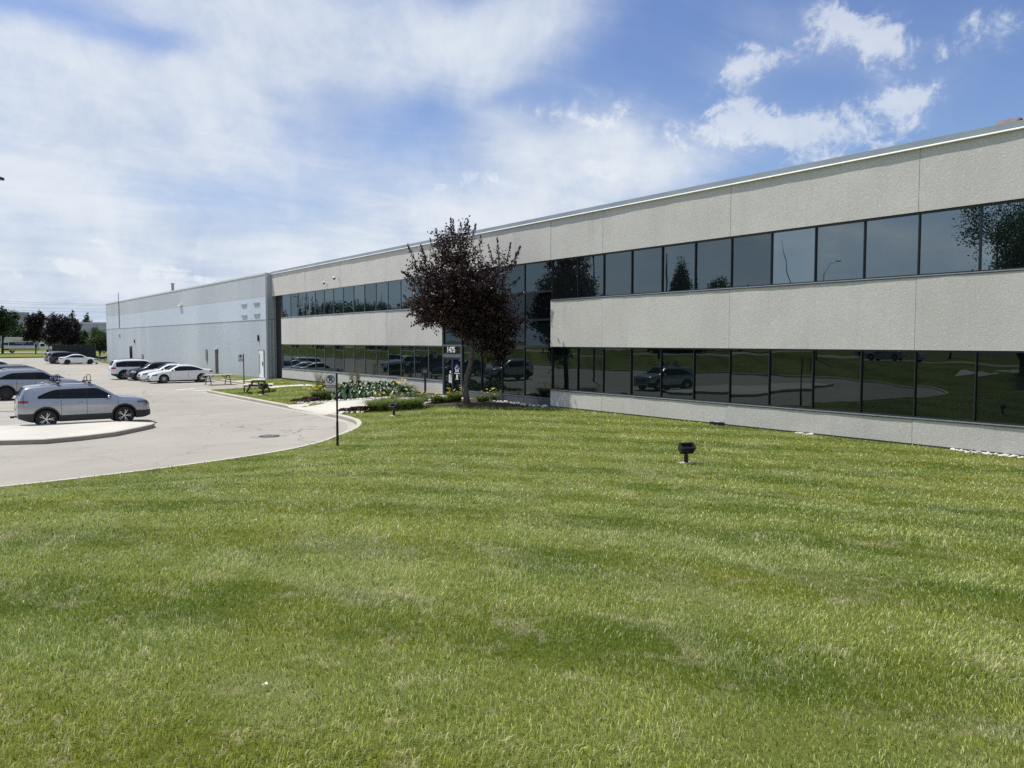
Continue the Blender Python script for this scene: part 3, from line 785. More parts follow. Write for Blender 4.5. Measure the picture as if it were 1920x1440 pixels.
pr = random.Random(21)
def panel(y0, y1, z0, z1, x=D, th=0.24):
    """precast panel, its face bowed by a few millimetres"""
    m = MB(); g = 0.007; y0 += g; y1 -= g
    bow = pr.uniform(-0.012, 0.014); t0, t1 = pr.uniform(-0.008, 0.008), pr.uniform(-0.008, 0.008); wob = pr.uniform(0, 6)
    nu, nv = max(6, int((y1 - y0) / 0.4)), 6
    def fn(a, b):
        e = bow * (1 - (2 * a - 1) ** 2) + t0 * (1 - a) + t1 * a + 0.003 * math.sin(a * 17 + wob) + 0.002 * math.sin(a * 41 + wob * 2)
        return (x - e, y0 + (y1 - y0) * a, z0 + (z1 - z0) * b)
    m.grid(fn, nu, nv)
    m.box((x + 0.016, y0, z0), (x + th, y1, z1))
    # close the bowed face to the slab
    for a in (0, 1):
        y = y0 if a == 0 else y1
        m.add([fn(a, 0), fn(a, 1), (x + 0.02, y, z1), (x + 0.02, y, z0)], [(0, 1, 2, 3)])
    for b, zz in ((0, z0), (1, z1)):
        for i in range(nu):
            p, q = fn(i / nu, b), fn((i + 1) / nu, b)
            m.add([p, q, (x + 0.02, q[1], zz), (x + 0.02, p[1], zz)], [(0, 1, 2, 3)])
    return bpart(m, 'wall_panel', MT['panel'], bo)

STEP = 1.5235
right_m = [23.81 - STEP * k for k in range(0, 18)]
JR = [Y_R] + [right_m[1] - 4 * STEP * k for k in range(0, 5)] + [Y_SOUTH]
JR = [y for y in JR if y >= Y_SOUTH]
if JR[-1] - Y_SOUTH < 0.5 and JR[-1] != Y_SOUTH: JR[-1] = Y_SOUTH
left_m = [Y_L + STEP * k for k in range(1, 15)]
JL = [Y_L] + [Y_L + 4 * STEP * k for k in range(1, 4)] + [Y_END]
for a, b in zip(JR[1:], JR[:-1]):
    panel(a, b, Z_BASE, Z_SILL1); panel(a, b, Z_MID, Z_SILL2); panel(a, b, Z_HEAD2, Z_TOP - 0.03)
for a, b in zip(JL[:-1], JL[1:]):
    panel(a, b, Z_BASE, Z_SILL1); panel(a, b, Z_MID, Z_SILL2)
JU = JL[:-1] + [59.28]
for a, b in zip(JU[:-1], JU[1:]): panel(a, b, Z_HEAD2, Z_TOP - 0.03)
panel(Y_R, Y_L, Z_HEAD2, Z_TOP - 0.03)
m = MB()
for y in sorted(set(JR[1:-1] + JL[1:-1] + [Y_R, Y_L])):
    zz = [(Z_HEAD2 + .01, Z_TOP - 0.06)]
    if y not in (Y_R, Y_L): zz += [(Z_MID + .01, Z_SILL2 - .01), (Z_BASE + .01, Z_SILL1 - .01)]
    for z0, z1 in zz:
        m = MB(); m.box((D + 0.012, y - 0.012, z0), (D + 0.2, y + 0.012, z1)); bpart(m, 'joint_sealant', MT['panel_joint'], bo)
m = MB(); m.box((D + 0.035, Y_SOUTH, -0.4), (D + 0.3, Y_R, Z_BASE - 0.006)); m.box((D + 0.035, Y_L, -0.4), (D + 0.3, Y_END, Z_BASE - 0.006))
bpart(m, 'foundation', MT['foundation'], bo)
m = MB(); m.box((D - 0.055, Y_SOUTH - 0.06, Z_DRIP + 0.02), (D + 0.35, 59.27, Z_TOP)); bpart(m, 'coping', MT['coping'], bo)
m = MB()
m.prism([(D - 0.085, Z_DRIP - 0.02), (D - 0.085, Z_DRIP - 0.006), (D - 0.052, Z_DRIP + 0.034), (D - 0.001, Z_DRIP + 0.034), (D - 0.001, Z_DRIP - 0.02)], Y_SOUTH - 0.06, 59.27, xf=lambda a, b, c: (a, c, b))
bpart(m, 'drip_edge', MT['drip'], bo)
m = MB(); m.box((D + 0.36, Y_SOUTH, 7.75), (62, 59.2, 7.95)); bpart(m, 'roof', MT['roof'], bo)
m = MB(); m.box((D + 0.55, Y_SOUTH + 0.02, -0.4), (61.9, 59.15, 7.74)); bpart(m, 'inner_wall', MT['dark'], bo)
m = MB(); m.box((D + 0.26, Y_SOUTH, -0.4), (61.9, Y_SOUTH + 0.019, 7.74)); bpart(m, 'end_wall', MT['panel'], bo)

gr = random.Random(5)
def window(y0, y1, z0, z1, mat='glass', x=XG, mull=(True, True), sill=True, fw=0.028, depth=0.055, parent=None, light=False):
    m = MB()
    bow = gr.uniform(-0.0035, 0.0035); ty = gr.uniform(-0.0022, 0.0022); tz = gr.uniform(-0.0015, 0.0015)
    yc, zc = (y0 + y1) / 2, (z0 + z1) / 2
    def fn(a, b):
        yy, zz = y0 + (y1 - y0) * a, z0 + (z1 - z0) * b
        return (x + bow * ((2 * a - 1) ** 2 + (2 * b - 1) ** 2) + ty * (yy - yc) + tz * (zz - zc), yy, zz)
    m.grid(fn, 8, 8)
    # keep the coated side facing out
    w = bpart(m, 'window', MT[mat], parent or bo, smooth=True)
    me = w.data
    if me.polygons[0].normal.x > 0: me.flip_normals()
    f = MB()
    f.box((x - depth, y0, z1 - 0.05), (x + 0.02, y1, z1)); f.box((x - depth, y0, z0), (x + 0.02, y1, z0 + 0.035))
    # mullion: dark front cap, grey flank
    for yy in (y0, y1):
        f.box((x - depth - 0.003, yy - fw / 2 if yy == y1 else yy, z0 + 0.036), (x + 0.02, yy if yy == y1 else yy + fw / 2, z1 - 0.051), 0)
    f2 = bpart(f, 'frame', [MT['frame_light' if light else 'frame'], MT['frame_side']], w)
    if sill:
        s = MB()
        s.box((D - 0.022, y0, z0 - 0.030), (x - depth - 0.001, y1, z0 - 0.004)); s.box((D - 0.026, y0, z0 - 0.052), (D - 0.006, y1, z0 - 0.031), 1)
        bpart(s, 'sill', [MT['sill'], MT['frame']], w)
    return w
for z0, z1, gm in ((Z_SILL1 + 0.05, Z_MID - 0.004, 'glass_low'), (Z_SILL2 + 0.05, Z_HEAD2 - 0.004, 'glass')):
    ys = [Y_R - 0.03] + right_m + []
    ys = [y for y in ys if y > Y_SOUTH + 0.2] + [Y_SOUTH + 0.05]
    for a, b in zip(ys[1:], ys[:-1]): window(a, b, z0, z1, gm if gm == 'glass_low' else ('glass' if b < 15.2 else 'glass_mid'))
    ys = [Y_L + 0.03] + left_m + [Y_END - 0.02]
    for a, b in zip(ys[:-1], ys[1:]): window(a, b, z0, z1, gm if gm == 'glass_low' else 'glass_mid', fw=0.02, depth=0.03, light=True)
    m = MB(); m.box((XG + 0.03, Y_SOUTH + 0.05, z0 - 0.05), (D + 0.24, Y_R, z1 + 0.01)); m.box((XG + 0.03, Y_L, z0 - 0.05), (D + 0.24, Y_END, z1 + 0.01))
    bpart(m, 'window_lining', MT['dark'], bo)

# entrance: full-height glazing between the panel blocks
def fy(px): return on_x(px, 640, XG).y
EV = [Y_R, fy(984.5), fy(942.5), fy(903.5), fy(866.5), Y_L]
EH = [0.40, 2.65, 3.83, 5.05, Z_HEAD2]
for k, (a, b) in enumerate(zip(EV[:-1], EV[1:])):
    for j, (z0, z1) in enumerate(zip(EH[:-1], EH[1:])):
        if k == 4 and j == 0: continue
        window(a, b, z0, z1, ('glass_low', 'glass_low', 'spandrel', 'glass_dark')[j], XG, sill=False, fw=0.03, depth=0.04)
m = MB(); m.box((XG - 0.03, Y_R, -0.35), (XG + 0.2, EV[4], 0.385)); bpart(m, 'kick_panel', simple('grey_kick_panel', (0.085, 0.09, 0.105), 0.5), bo)
m = MB(); m.box((XG - 0.045, Y_R, 0.386), (XG - 0.0, EV[4], 0.402)); bpart(m, 'kick_trim', MT['sill'], bo)
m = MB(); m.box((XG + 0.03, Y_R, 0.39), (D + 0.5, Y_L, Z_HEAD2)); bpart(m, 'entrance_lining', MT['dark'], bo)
yd0, yd1 = EV[4], Y_L
window(yd0, yd1, 2.23, 2.62, 'glass_low', XG, sill=False, fw=0.05)
m = MB(); m.box((XG - 0.075, yd0, 2.05), (XG + 0.03, yd1, 2.22)); m.box((XG - 0.075, yd0, 2.625), (XG + 0.03, yd1, 2.70)); m.box((XG - 0.08, yd0 - 0.05, 0.0), (XG + 0.03, yd0 + 0.02, 2.72)); m.box((XG - 0.08, yd1 - 0.05, 0.0), (XG + 0.03, yd1, 2.72))
bpart(m, 'door_frame', MT['frame_side'], bo)
ym = (yd0 + 0.02 + yd1 - 0.05) / 2
for (a, b) in ((yd0 + 0.02, ym), (ym, yd1 - 0.05)):
    m = MB(); w = 0.075
    m.box((XG - 0.045, a, 0.03), (XG + 0.0, a + w, 2.045)); m.box((XG - 0.045, b - w, 0.03), (XG, b, 2.045)); m.box((XG - 0.045, a + w, 1.96), (XG, b - w, 2.045)); m.box((XG - 0.045, a + w, 0.03), (XG, b - w, 0.28))
    dd = bpart(m, 'door', MT['frame'], bo)
    m = MB(); m.box((XG - 0.015, a + w, 0.281), (XG - 0.008, b - w, 1.959)); bpart(m, 'pane', MT['glass_low'], dd)
    hy = b - 0.04 if b == ym else a + 0.04
    m = MB(); m.tube([(XG - 0.05, hy, 1.22), (XG - 0.10, hy, 1.22), (XG - 0.10, hy, 0.92), (XG - 0.05, hy, 0.92)], 0.012, 8); bpart(m, 'handle', MT['galv'], dd, smooth=True)
    if b == ym:   # right-hand leaf carries the sticker (house roof over a window, bar and small mark)
        yc = (a + b) / 2 + 0.02; X0 = XG - 0.018
        def flat(poly, mat, name, x=X0):
            q = MB(); q.prism([(yc - p[0], p[1]) for p in poly], x - 0.0015, x, xf=lambda y, z, c: (c, y, z)); bpart(q, name, mat, dd)
        arch = [(-0.27 + 0.54 * t, 1.47 + 0.24 * math.sin(math.pi * t)) for t in np.linspace(0, 1, 13)]
        flat(arch, MT['sticker_blue'], 'sticker')
        flat([(-0.24, 1.47), (0.0, 1.66), (0.05, 1.62), (-0.15, 1.47)], MT['sticker_pale'], 'sticker', X0 - 0.002)
        flat([(0.07, 1.47), (0.24, 1.47), (0.18, 1.53)], MT['sticker_pale'], 'sticker', X0 - 0.002)
        for (u0, v0_, u1, v1_) in ((-0.16, 1.32, 0.17, 1.35), (-0.16, 1.35, -0.11, 1.46), (0.12, 1.35, 0.17, 1.46), (-0.05, 1.37, 0.06, 1.44), (-0.26, 1.22, 0.26, 1.26), (-0.06, 0.98, 0.07, 1.18), (-0.13, 0.93, 0.14, 0.965)):
            flat([(u0, v0_), (u1, v0_), (u1, v1_), (u0, v1_)], MT['sign_white'], 'sticker', X0 - 0.003)
    else:
        for (y0_, z0_, z1_) in ((a + 0.10, 0.72, 1.13), (a + 0.26, 0.74, 1.17)):
            q = MB(); q.box((XG - 0.02, y0_, z0_), (XG - 0.016, y0_ + 0.12, z1_)); bpart(q, 'notice', MT['sign_white'], dd)
        q = MB(); q.lathe([(0.0, XG - 0.02), (0.075, XG - 0.02), (0.075, XG - 0.016)], 16, 'x', (0, a + 0.24, 1.29)); bpart(q, 'notice', MT['sign_white'], dd)

def text_mesh(body, size, mat, name, bold=0.0, ext=0.006, cx=1.0):
    cu = bpy.data.curves.new(name, 'FONT'); cu.body = body; cu.size = size; cu.align_x = 'CENTER'; cu.align_y = 'CENTER'
    cu.offset = bold; cu.extrude = ext
    t = bpy.data.objects.new(name, cu); COL.objects.link(t)
    bpy.context.view_layer.update()
    me = bpy.data.meshes.new_from_object(t.evaluated_get(bpy.context.evaluated_depsgraph_get()))
    bpy.data.objects.remove(t)
    me.materials.clear(); me.materials.append(mat)
    return me
nm = bpy.data.objects.new('address_number', text_mesh('1475', 0.40, MT['white'], 'address_number', 0.009, 0.01)); link(nm, bo)
nm.matrix_local = Matrix.Translation(Vector((XG - 0.10, (yd0 + yd1) / 2 + 0.02, 2.43)) - OB) @ Matrix(((0, 0, -1, 0), (-1, 0, 0, 0), (0, 1, 0, 0), (0, 0, 0, 1))) @ Matrix.Diagonal((1.0, 1.0, 1, 1))
# dark slot between the panel block and the warehouse return
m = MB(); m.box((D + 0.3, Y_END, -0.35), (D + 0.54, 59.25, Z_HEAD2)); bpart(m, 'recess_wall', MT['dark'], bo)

# roof vent hood
vp = on_x(1874, 239, D + 1.6)
rv = empty('roof_vent', (vp.x, vp.y, 7.95), 0, 'curved brown vent hood on the office roof', 'roof vent')
zt = on_x(1880, 226.0, D + 1.6).z
m = MB(); N = 14
arc = [(-0.24 * math.cos(math.pi * t), (zt - 7.95 - 0.24) + 0.24 * math.sin(math.pi * t)) for t in np.linspace(0, 1, N)]
outer = [(-0.245, 0)] + arc + [(0.245, 0)]
m.prism(outer, 0, 0.5, xf=lambda a, b, c: (a, c - 0.5, b)); m.build('hood', MT['terracotta'], rv, sharp=40)
m = MB(); inn = [(-0.215, 0.05)] + [(p[0] * .9, p[1] - 0.03) for p in arc] + [(0.215, 0.05)]
m.prism(inn, -0.006, 0.0, xf=lambda a, b, c: (a, c - 0.5, b)); m.build('opening', MT['dark'], rv)
m = MB(); m.add(*((lambda q: ([(a, -0.52, b) for a, b in outer] + [(a * .9, -0.52, b - (0.03 if b > .1 else 0)) for a, b in outer], [(i, i + 1, len(outer) + i + 1, len(outer) + i) for i in range(len(outer) - 1)]))(0))); m.build('rim', MT['white'], rv)

# security cameras on the upper panels
def seccam(px, py, dome, lab):
    p = on_x(px, py, D)
    e = empty('security_camera', (D, p.y, p.z), 0, lab, 'security camera', 'security cameras on the upper wall')
    m = MB(); m.lathe([(0.0, -0.03), (0.07, -0.03), (0.07, 0.0), (0, 0.0)], 14, 'x', (0, 0, -0.02)); m.build('mount', MT['white'], e, sharp=40)
    m = MB(); m.tube([(-0.02, 0, -0.02), (-0.12, 0.0, 0.08), (-0.24, 0.05, 0.10), (-0.30, 0.08, 0.04)] if dome else [(-0.02, 0, 0), (-0.14, 0.03, 0.03)], 0.022, 8); m.build('arm', MT['white'], e, smooth=True)
    c = (-0.30, 0.09, -0.06) if dome else (-0.20, 0.05, 0.02)
    r = 0.11 if dome else 0.085
    m = MB(); m.lathe([(0.0, 0.10), (r * .7, 0.09), (r, 0.03), (r, -0.01)], 16, 'z', c); m.build('housing', MT['white'], e, smooth=True)
    m = MB(); m.lathe([(r * .92, -0.01), (r * .8, -0.06), (r * .45, -0.10), (0.0, -0.115)], 16, 'z', c); m.build('lens_dome', MT['black'], e, smooth=True)
seccam(635.5, 520, True, 'larger white dome camera on a bent arm above the ribbon window')
seccam(613, 531, False, 'small white camera on a short arm low on the upper wall')

# ------------------------------------------------------------------ the warehouse wing
WA, WB = Vector((20.85, 59.3, 0)), Vector((20.0, 122.2, 0))
wl = (WB - WA).length; wrz = math.atan2(WB.y - WA.y, WB.x - WA.x) - math.pi / 2
wo = empty('warehouse_building', WA, wrz, 'long windowless warehouse wing of pale blue-grey metal siding', 'warehouse')
def wloc(px, py):
    r = ray(px, py); t = Vector((math.cos(wrz), math.sin(wrz), 0))
    k = (WA - CAM).dot(t) / r.dot(t)
    p = CAM + r * k - WA
    return (-math.sin(wrz) * p.x + math.cos(wrz) * p.y, p.z)
def ribbed(y0, y1, z0, z1, per, dep, x0=0.0):
    m = MB(); prof = []
    y = y0
    while y < y1 - 1e-6:
        for f, d_ in ((0.0, 0), (0.55, 0), (0.65, dep), (0.9, dep)):
            yy = y + per * f
            if yy <= y1: prof.append((x0 - d_, yy))
        y += per
    prof.append((x0, y1))
    n = len(prof)
    m.add([(a, b, z0) for a, b in prof] + [(a, b, z1) for a, b in prof], [(i, i + 1, n + i + 1, n + i) for i in range(n - 1)])
    return m
WT = 8.17
ribbed(0, wl, -0.35, 4.55, 0.30, 0.009).build('lower_wall', MT['sid_low'], wo)
ribbed(0, wl, 4.58, 6.33, 0.9, 0.004, -0.012).build('middle_wall', MT['sid_mid'], wo)
ribbed(0, wl, 6.34, WT - 0.06, 1.8, 0.004, -0.004).build('upper_wall', MT['sid_top'], wo)
m = MB(); m.box((-0.05, -0.02, WT - 0.12), (0.4, wl + 0.02, WT)); m.build('coping', MT['drip'], wo)
m = MB(); m.box((-0.035, 0, 4.552), (0.0, wl, 4.578)); m.box((-0.02, 0, -0.35), (0.0, wl, 0.02)); m.build('flashing', MT['sid_side'], wo)
m = MB(); m.box((-0.045, -0.035, -0.35), (0.12, -0.004, WT - 0.121)); m.build('corner_trim', MT['sid_mid'], wo)
m = MB()
for (z0, z1, per, dep) in ((-0.35, 4.55, 0.26, 0.03), (4.58, WT - 0.05, 0.55, 0.012)):
    r_ = ribbed(0.14, 1.5, z0, z1, per, dep)
    m.add([(b, -0.006 + a, c) for a, b, c in r_.v], r_.f)
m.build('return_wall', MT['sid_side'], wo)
m = MB(); m.box((0.05, 0.05, -0.35), (40, wl - 0.05, WT - 0.3)); m.build('inner_wall', MT['sid_top'], wo)
m = MB(); m.box((0.05, wl - 0.04, -0.35), (40, wl, WT - 0.1)); m.build('end_wall', MT['sid_top'], wo)
for px, py in ((458.5, 571.8), (482, 569.3), (459, 592.6), (482.5, 590.3)):
    y, z = wloc(px, py)
    m = MB(); m.box((-0.07, y - 0.62, z - 0.11), (-0.024, y + 0.62, z + 0.11)); f = m.build('louvre_vent', MT['sid_mid'], wo)
    m = MB()
    for k in range(4): m.box((-0.085, y - 0.58, z - 0.095 + 0.05 * k), (-0.071, y + 0.58, z - 0.07 + 0.05 * k))
    m.build('slat', MT['sid_side'], f)
y, z = wloc(340, 573); m = MB(); m.box((-0.25, y - 0.5, z - 0.06), (-0.02, y + 0.5, z + 0.08)); m.build('wall_light', MT['white'], wo)
# white service door, dark door, small wall boxes
y0, _ = wloc(495.5, 680); y1, _ = wloc(486.5, 680); _, zt = wloc(491, 657); zt = max(2.1, min(2.4, zt))
m = MB(); m.box((-0.06, y0, 0.0), (-0.03, y1, zt)); dd = m.build('service_door', MT['white'], wo)
m = MB(); m.box((-0.075, y1 - 0.0, 0), (-0.03, y1 + 0.08, zt + 0.08)); m.box((-0.075, y0 - 0.08, 0), (-0.03, y0, zt + 0.08)); m.box((-0.075, y0, zt), (-0.03, y1, zt + 0.08)); m.build('frame', MT['sid_side'], dd)
m = MB(); m.box((-0.10, y0 + 0.10, 0.95), (-0.061, y0 + 0.2, 1.25)); m.build('handle', MT['black'], dd)
m = MB(); m.box((-0.066, y1 - 0.3, 0.25), (-0.061, y1 - 0.1, 1.9)); m.build('glazing', MT['galv'], dd)
ya, zb_ = wloc(409.5, 693); yb, zt_ = wloc(404, 655)
m = MB(); m.box((-0.05, ya, 0.0), (-0.02, yb, zt_)); dd = m.build('dark_door', simple('dark_maroon_door', (0.04, 0.02, 0.025), 0.5), wo)
m = MB(); m.box((-0.12, ya - 0.08, zt_), (-0.02, yb + 0.1, zt_ + 0.12)); m.build('canopy', MT['drip'], dd)
for px, py, w, h in ((388, 666, 0.42, 1.1), (268, 671, 0.6, 0.9), (485.5, 634, 0.18, 0.5), (225, 630, 0.3, 0.4), (253, 640, 0.2, 0.4)):
    y, z = wloc(px, py)
    m = MB(); m.box((-0.11, y - w / 2, z - h / 2), (-0.03, y + w / 2, z + h / 2)); m.build('wall_box', MT['galv'] if w > .25 else MT['trim'], wo)
y, zt_ = wloc(247, 649); m = MB(); m.tube([(-0.12, y, -0.3), (-0.12, y, zt_)], 0.16, 10); m.build('downpipe', MT['black'], wo, smooth=True)
y, zt_ = wloc(223, 549)
m = MB(); m.tube([(-0.08, y, 4.6), (-0.08, y, zt_)], 0.05, 8); m.build('mast', MT['galv'], wo)
p = at_d(324, 545, 96); st = empty('exhaust_stack', (p.x, p.y, 7.9), 0, 'short dark exhaust stack on the warehouse roof', 'exhaust stack')
zt_ = at_d(324, 531.5, 96).z - 7.9
m = MB(); m.tube([(0, 0, 0), (0, 0, zt_)], 0.17, 14); m.build('pipe', MT['galv'], st, sharp=40)
m = MB(); m.lathe([(0.0, zt_ + 0.05), (0.25, zt_ + 0.02), (0.25, zt_ - 0.06), (0.18, zt_ - 0.06)], 14); m.build('cap', MT['galv'], st, sharp=40)
# ------------------------------------------------------------------ foliage generators (numpy; every leaf is a small bent quad)
def unit(v): return v / np.maximum(np.linalg.norm(v, axis=-1, keepdims=True), 1e-9)

def leaf_quads(C, A, L, W, fold=0.25, seed=0):
    """C centres, A long-axis directions, L length, W width -> (n,4,3)"""
    r = np.random.default_rng(seed)
    n = len(C)
    B = unit(np.cross(A, r.normal(size=(n, 3))))
    N = np.cross(A, B)
    L = np.broadcast_to(L, (n,))[:, None]; W = np.broadcast_to(W, (n,))[:, None]
    V = np.stack([C - A * L * .5, C + B * W * .5 + N * W * fold, C + A * L * .5 - N * L * 0.1, C - B * W * .5 + N * W * fold], 1)
    return V

def crown_leaves(lobes, seed, twigs_per_m3, leaves, leaf_l, leaf_w, shoot=(0.5, 0.9), up=0.7, shell=0.45, spread=0.07):
    """lobes: (centre, radii(3 along axes), weight).  Leaves sit along outward-and-upward shoots."""
    r = np.random.default_rng(seed)
    Cs, As, Ts = [], [], []
    for c, rad, wt in lobes:
        c = np.array(c); rad = np.array(rad)
        n = max(4, int(4.19 * rad.prod() * twigs_per_m3 * wt))
        d = unit(r.normal(size=(n, 3)))
        rr = (r.random(n) ** shell)[:, None]
        o = d * rad * rr
        ax = unit(d * 0.9 + np.array([0, 0, up]) + r.normal(size=(n, 3)) * 0.35)
        ln = r.uniform(*shoot, size=n)
        m = leaves
        t = r.random((n, m))
        P = c + o[:, None, :] + ax[:, None, :] * (t * ln[:, None] - ln[:, None] * .4)[..., None] + r.normal(size=(n, m, 3)) * spread
        A = unit(ax[:, None, :] * 0.6 + r.normal(size=(n, m, 3)) * 0.8)
        tone = np.clip(r.normal(0.38, 0.2, (n, 1)) + r.normal(0, 0.16, (n, m)) + 0.12 * (t > .8), 0, 1)
        Cs.append(P.reshape(-1, 3)); As.append(A.reshape(-1, 3)); Ts.append(tone.ravel())
    C = np.concatenate(Cs); A = np.concatenate(As); T = np.concatenate(Ts)
    n = len(C)
    L = leaf_l * r.uniform(.65, 1.3, n); W = leaf_w * r.uniform(.65, 1.3, n)
    return leaf_quads(C, A, L, W, 0.22, seed + 1), T

def limb(m, p0, p1, r0, r1, bend=0.15, rs=None, n=7):
    p0, p1 = Vector(p0), Vector(p1); L = (p1 - p0).length
    off = Vector((rs.uniform(-1, 1), rs.uniform(-1, 1), rs.uniform(-.3, .6))) * bend * L
    pts = [p0.lerp(p1, t) + off * math.sin(math.pi * t) for t in np.linspace(0, 1, n)]
    m.tube(pts, [r0 + (r1 - r0) * t for t in np.linspace(0, 1, n)], 7)

def make_tree(name, loc, trunk, lobes, mat, bark, seed, twigs, leaves, ll, lw, label, group=None, shoot=(.5, .9), up=.7, shell=.45, spread=.07, r0=.18, scale=1.0, rz=0.0, limbs=True):
    e = empty(name, loc, rz, label, 'tree', group)
    e.scale = (scale,) * 3
    rs = random.Random(seed)
    m = MB()
    k = len(trunk)
    m.tube(trunk, [r0 * (1.25 if i == 0 else 1 - 0.45 * i / k) for i in range(k)], 10)
    if limbs:
        for c, rad, wt in lobes:
            s = trunk[rs.randint(max(1, k - 3), k - 1)]
            limb(m, s, c, r0 * .5, r0 * .16, .12, rs)
            for q in range(4):
                t = Vector(c) + Vector((rs.uniform(-1, 1) * rad[0], rs.uniform(-1, 1) * rad[1], rs.uniform(-.3, .9) * rad[2])) * .75
                limb(m, Vector(s).lerp(Vector(c), rs.uniform(.5, .95)), t, r0 * .2, r0 * .05, .12, rs, 5)
    m.build('trunk', bark, e, smooth=True)
    V, T = crown_leaves(lobes, seed, twigs, leaves, ll, lw, shoot, up, shell, spread)
    me = quads_mesh('crown', V, mat, T)
    link(bpy.data.objects.new('crown', me), e)
    return e

# ---- the purple plum by the door
tb = Vector((18.55, 27.8, 0)); tb.z = H(tb.x, tb.y) - 0.03
TD = 33.4
def tp(px, py, dd=0.0): return at_d(px, py, TD + dd) - tb
PX = TD / F_PX
trunk = [Vector((0, 0, -0.1))] + [tp(px, py) for px, py in ((873.5, 738), (873, 722), (876, 704), (882, 684), (885, 662), (884, 640), (880, 615), (874, 585))]
def lobe(px, py, rx, ry, dd=0.0, rd=None, wt=1.0):
    c = tp(px, py, dd); a = rx * PX; b = ry * PX
    return (tuple(c), (a * .9 if rd is None else rd, a, b), wt)
pl_lobes = [lobe(852, 556, 62, 66, 0.1, 1.4), lobe(802, 572, 34, 36, -0.6), lobe(928, 582, 38, 46, 0.2), lobe(850, 480, 40, 30, 0, 1.0, .8), lobe(797, 512, 26, 30, 0.3, .7, .8), lobe(955, 602, 24, 26, -0.2),
            lobe(893, 618, 48, 24, -0.1, 1.1), lobe(905, 526, 36, 34, -0.7), lobe(800, 597, 30, 15, 0.3, .6, 1.0), lobe(875, 594, 70, 36, .5, 1.1), lobe(930, 642, 27, 36, .1, .6, 1.2), lobe(955, 628, 22, 24, .1, .5, .9), lobe(938, 668, 17, 22, .1, .45, 1.0), lobe(905, 648, 26, 16, .2, .5, .8),
            lobe(940, 494, 17, 18, 0, .45, .6), lobe(775, 522, 16, 12, 0, .4, .7), lobe(862, 438, 22, 14, 0, .5, .8), lobe(835, 446, 15, 12, .2, .4, .6)]
plum = make_tree('purple_plum_tree', tb, trunk, pl_lobes, MT['plum'], MT['bark'], 31, 58, 17, 0.115, 0.07, 'dark purple-leaved plum tree beside the entrance door', None, (.45, .95), .75, .42, .06, .135)
# upright leading shoots that break the outline
r = np.random.default_rng(77)
Cs, As, Ts = [], [], []
tw = MB()
for (x0, y0, x1, y1) in ((868, 452, 878, 413), (850, 455, 849, 411), (835, 462, 836, 424), (885, 450, 892, 420), (822, 475, 818, 428), (800, 490, 789, 459), (781, 500, 764, 459), (845, 440, 845, 408), (862, 445, 864, 416),
                       (900, 470, 902, 442), (925, 495, 915, 458), (935, 490, 932, 446), (950, 500, 957, 455), (960, 505, 976, 461), (945, 520, 972, 470), (775, 525, 752, 508), (780, 545, 758, 520), (770, 570, 757, 553),
                       (965, 600, 991, 599), (970, 612, 985, 596), (950, 640, 965, 655), (790, 600, 770, 612), (800, 605, 792, 618), (960, 560, 982, 548), (955, 540, 975, 520), (935, 660, 948, 688), (905, 650, 903, 668), (775, 585, 762, 594), (812, 470, 806, 447), (875, 440, 881, 424)):
    a = np.array(tp(x0, y0, r.uniform(-.6, .6))); b = np.array(tp(x1, y1, r.uniform(-.6, .6)))
    tw.tube([Vector(a), Vector((a + b) / 2 + r.normal(size=3) * .03), Vector(b)], [.012, .009, .004], 5)
    n = int(np.linalg.norm(b - a) * 58) + 12
    t = r.random(n)[:, None]
    Cs.append(a + (b - a) * t + r.normal(size=(n, 3)) * .055 * (1.25 - t)); As.append(unit((b - a)[None] / np.linalg.norm(b - a) * .8 + r.normal(size=(n, 3)) * .6)); Ts.append(np.clip(r.normal(.5, .2, n), 0, 1))
C = np.concatenate(Cs); A = np.concatenate(As)
V = leaf_quads(C, A, .10 * r.uniform(.7, 1.25, len(C)), .058 * r.uniform(.7, 1.25, len(C)), .22, 5)
sh = link(bpy.data.objects.new('leading_shoots', quads_mesh('leading_shoots', V, MT['plum'], np.concatenate(Ts))), plum)
tw.build('twigs', MT['bark_dark'], plum, smooth=True)

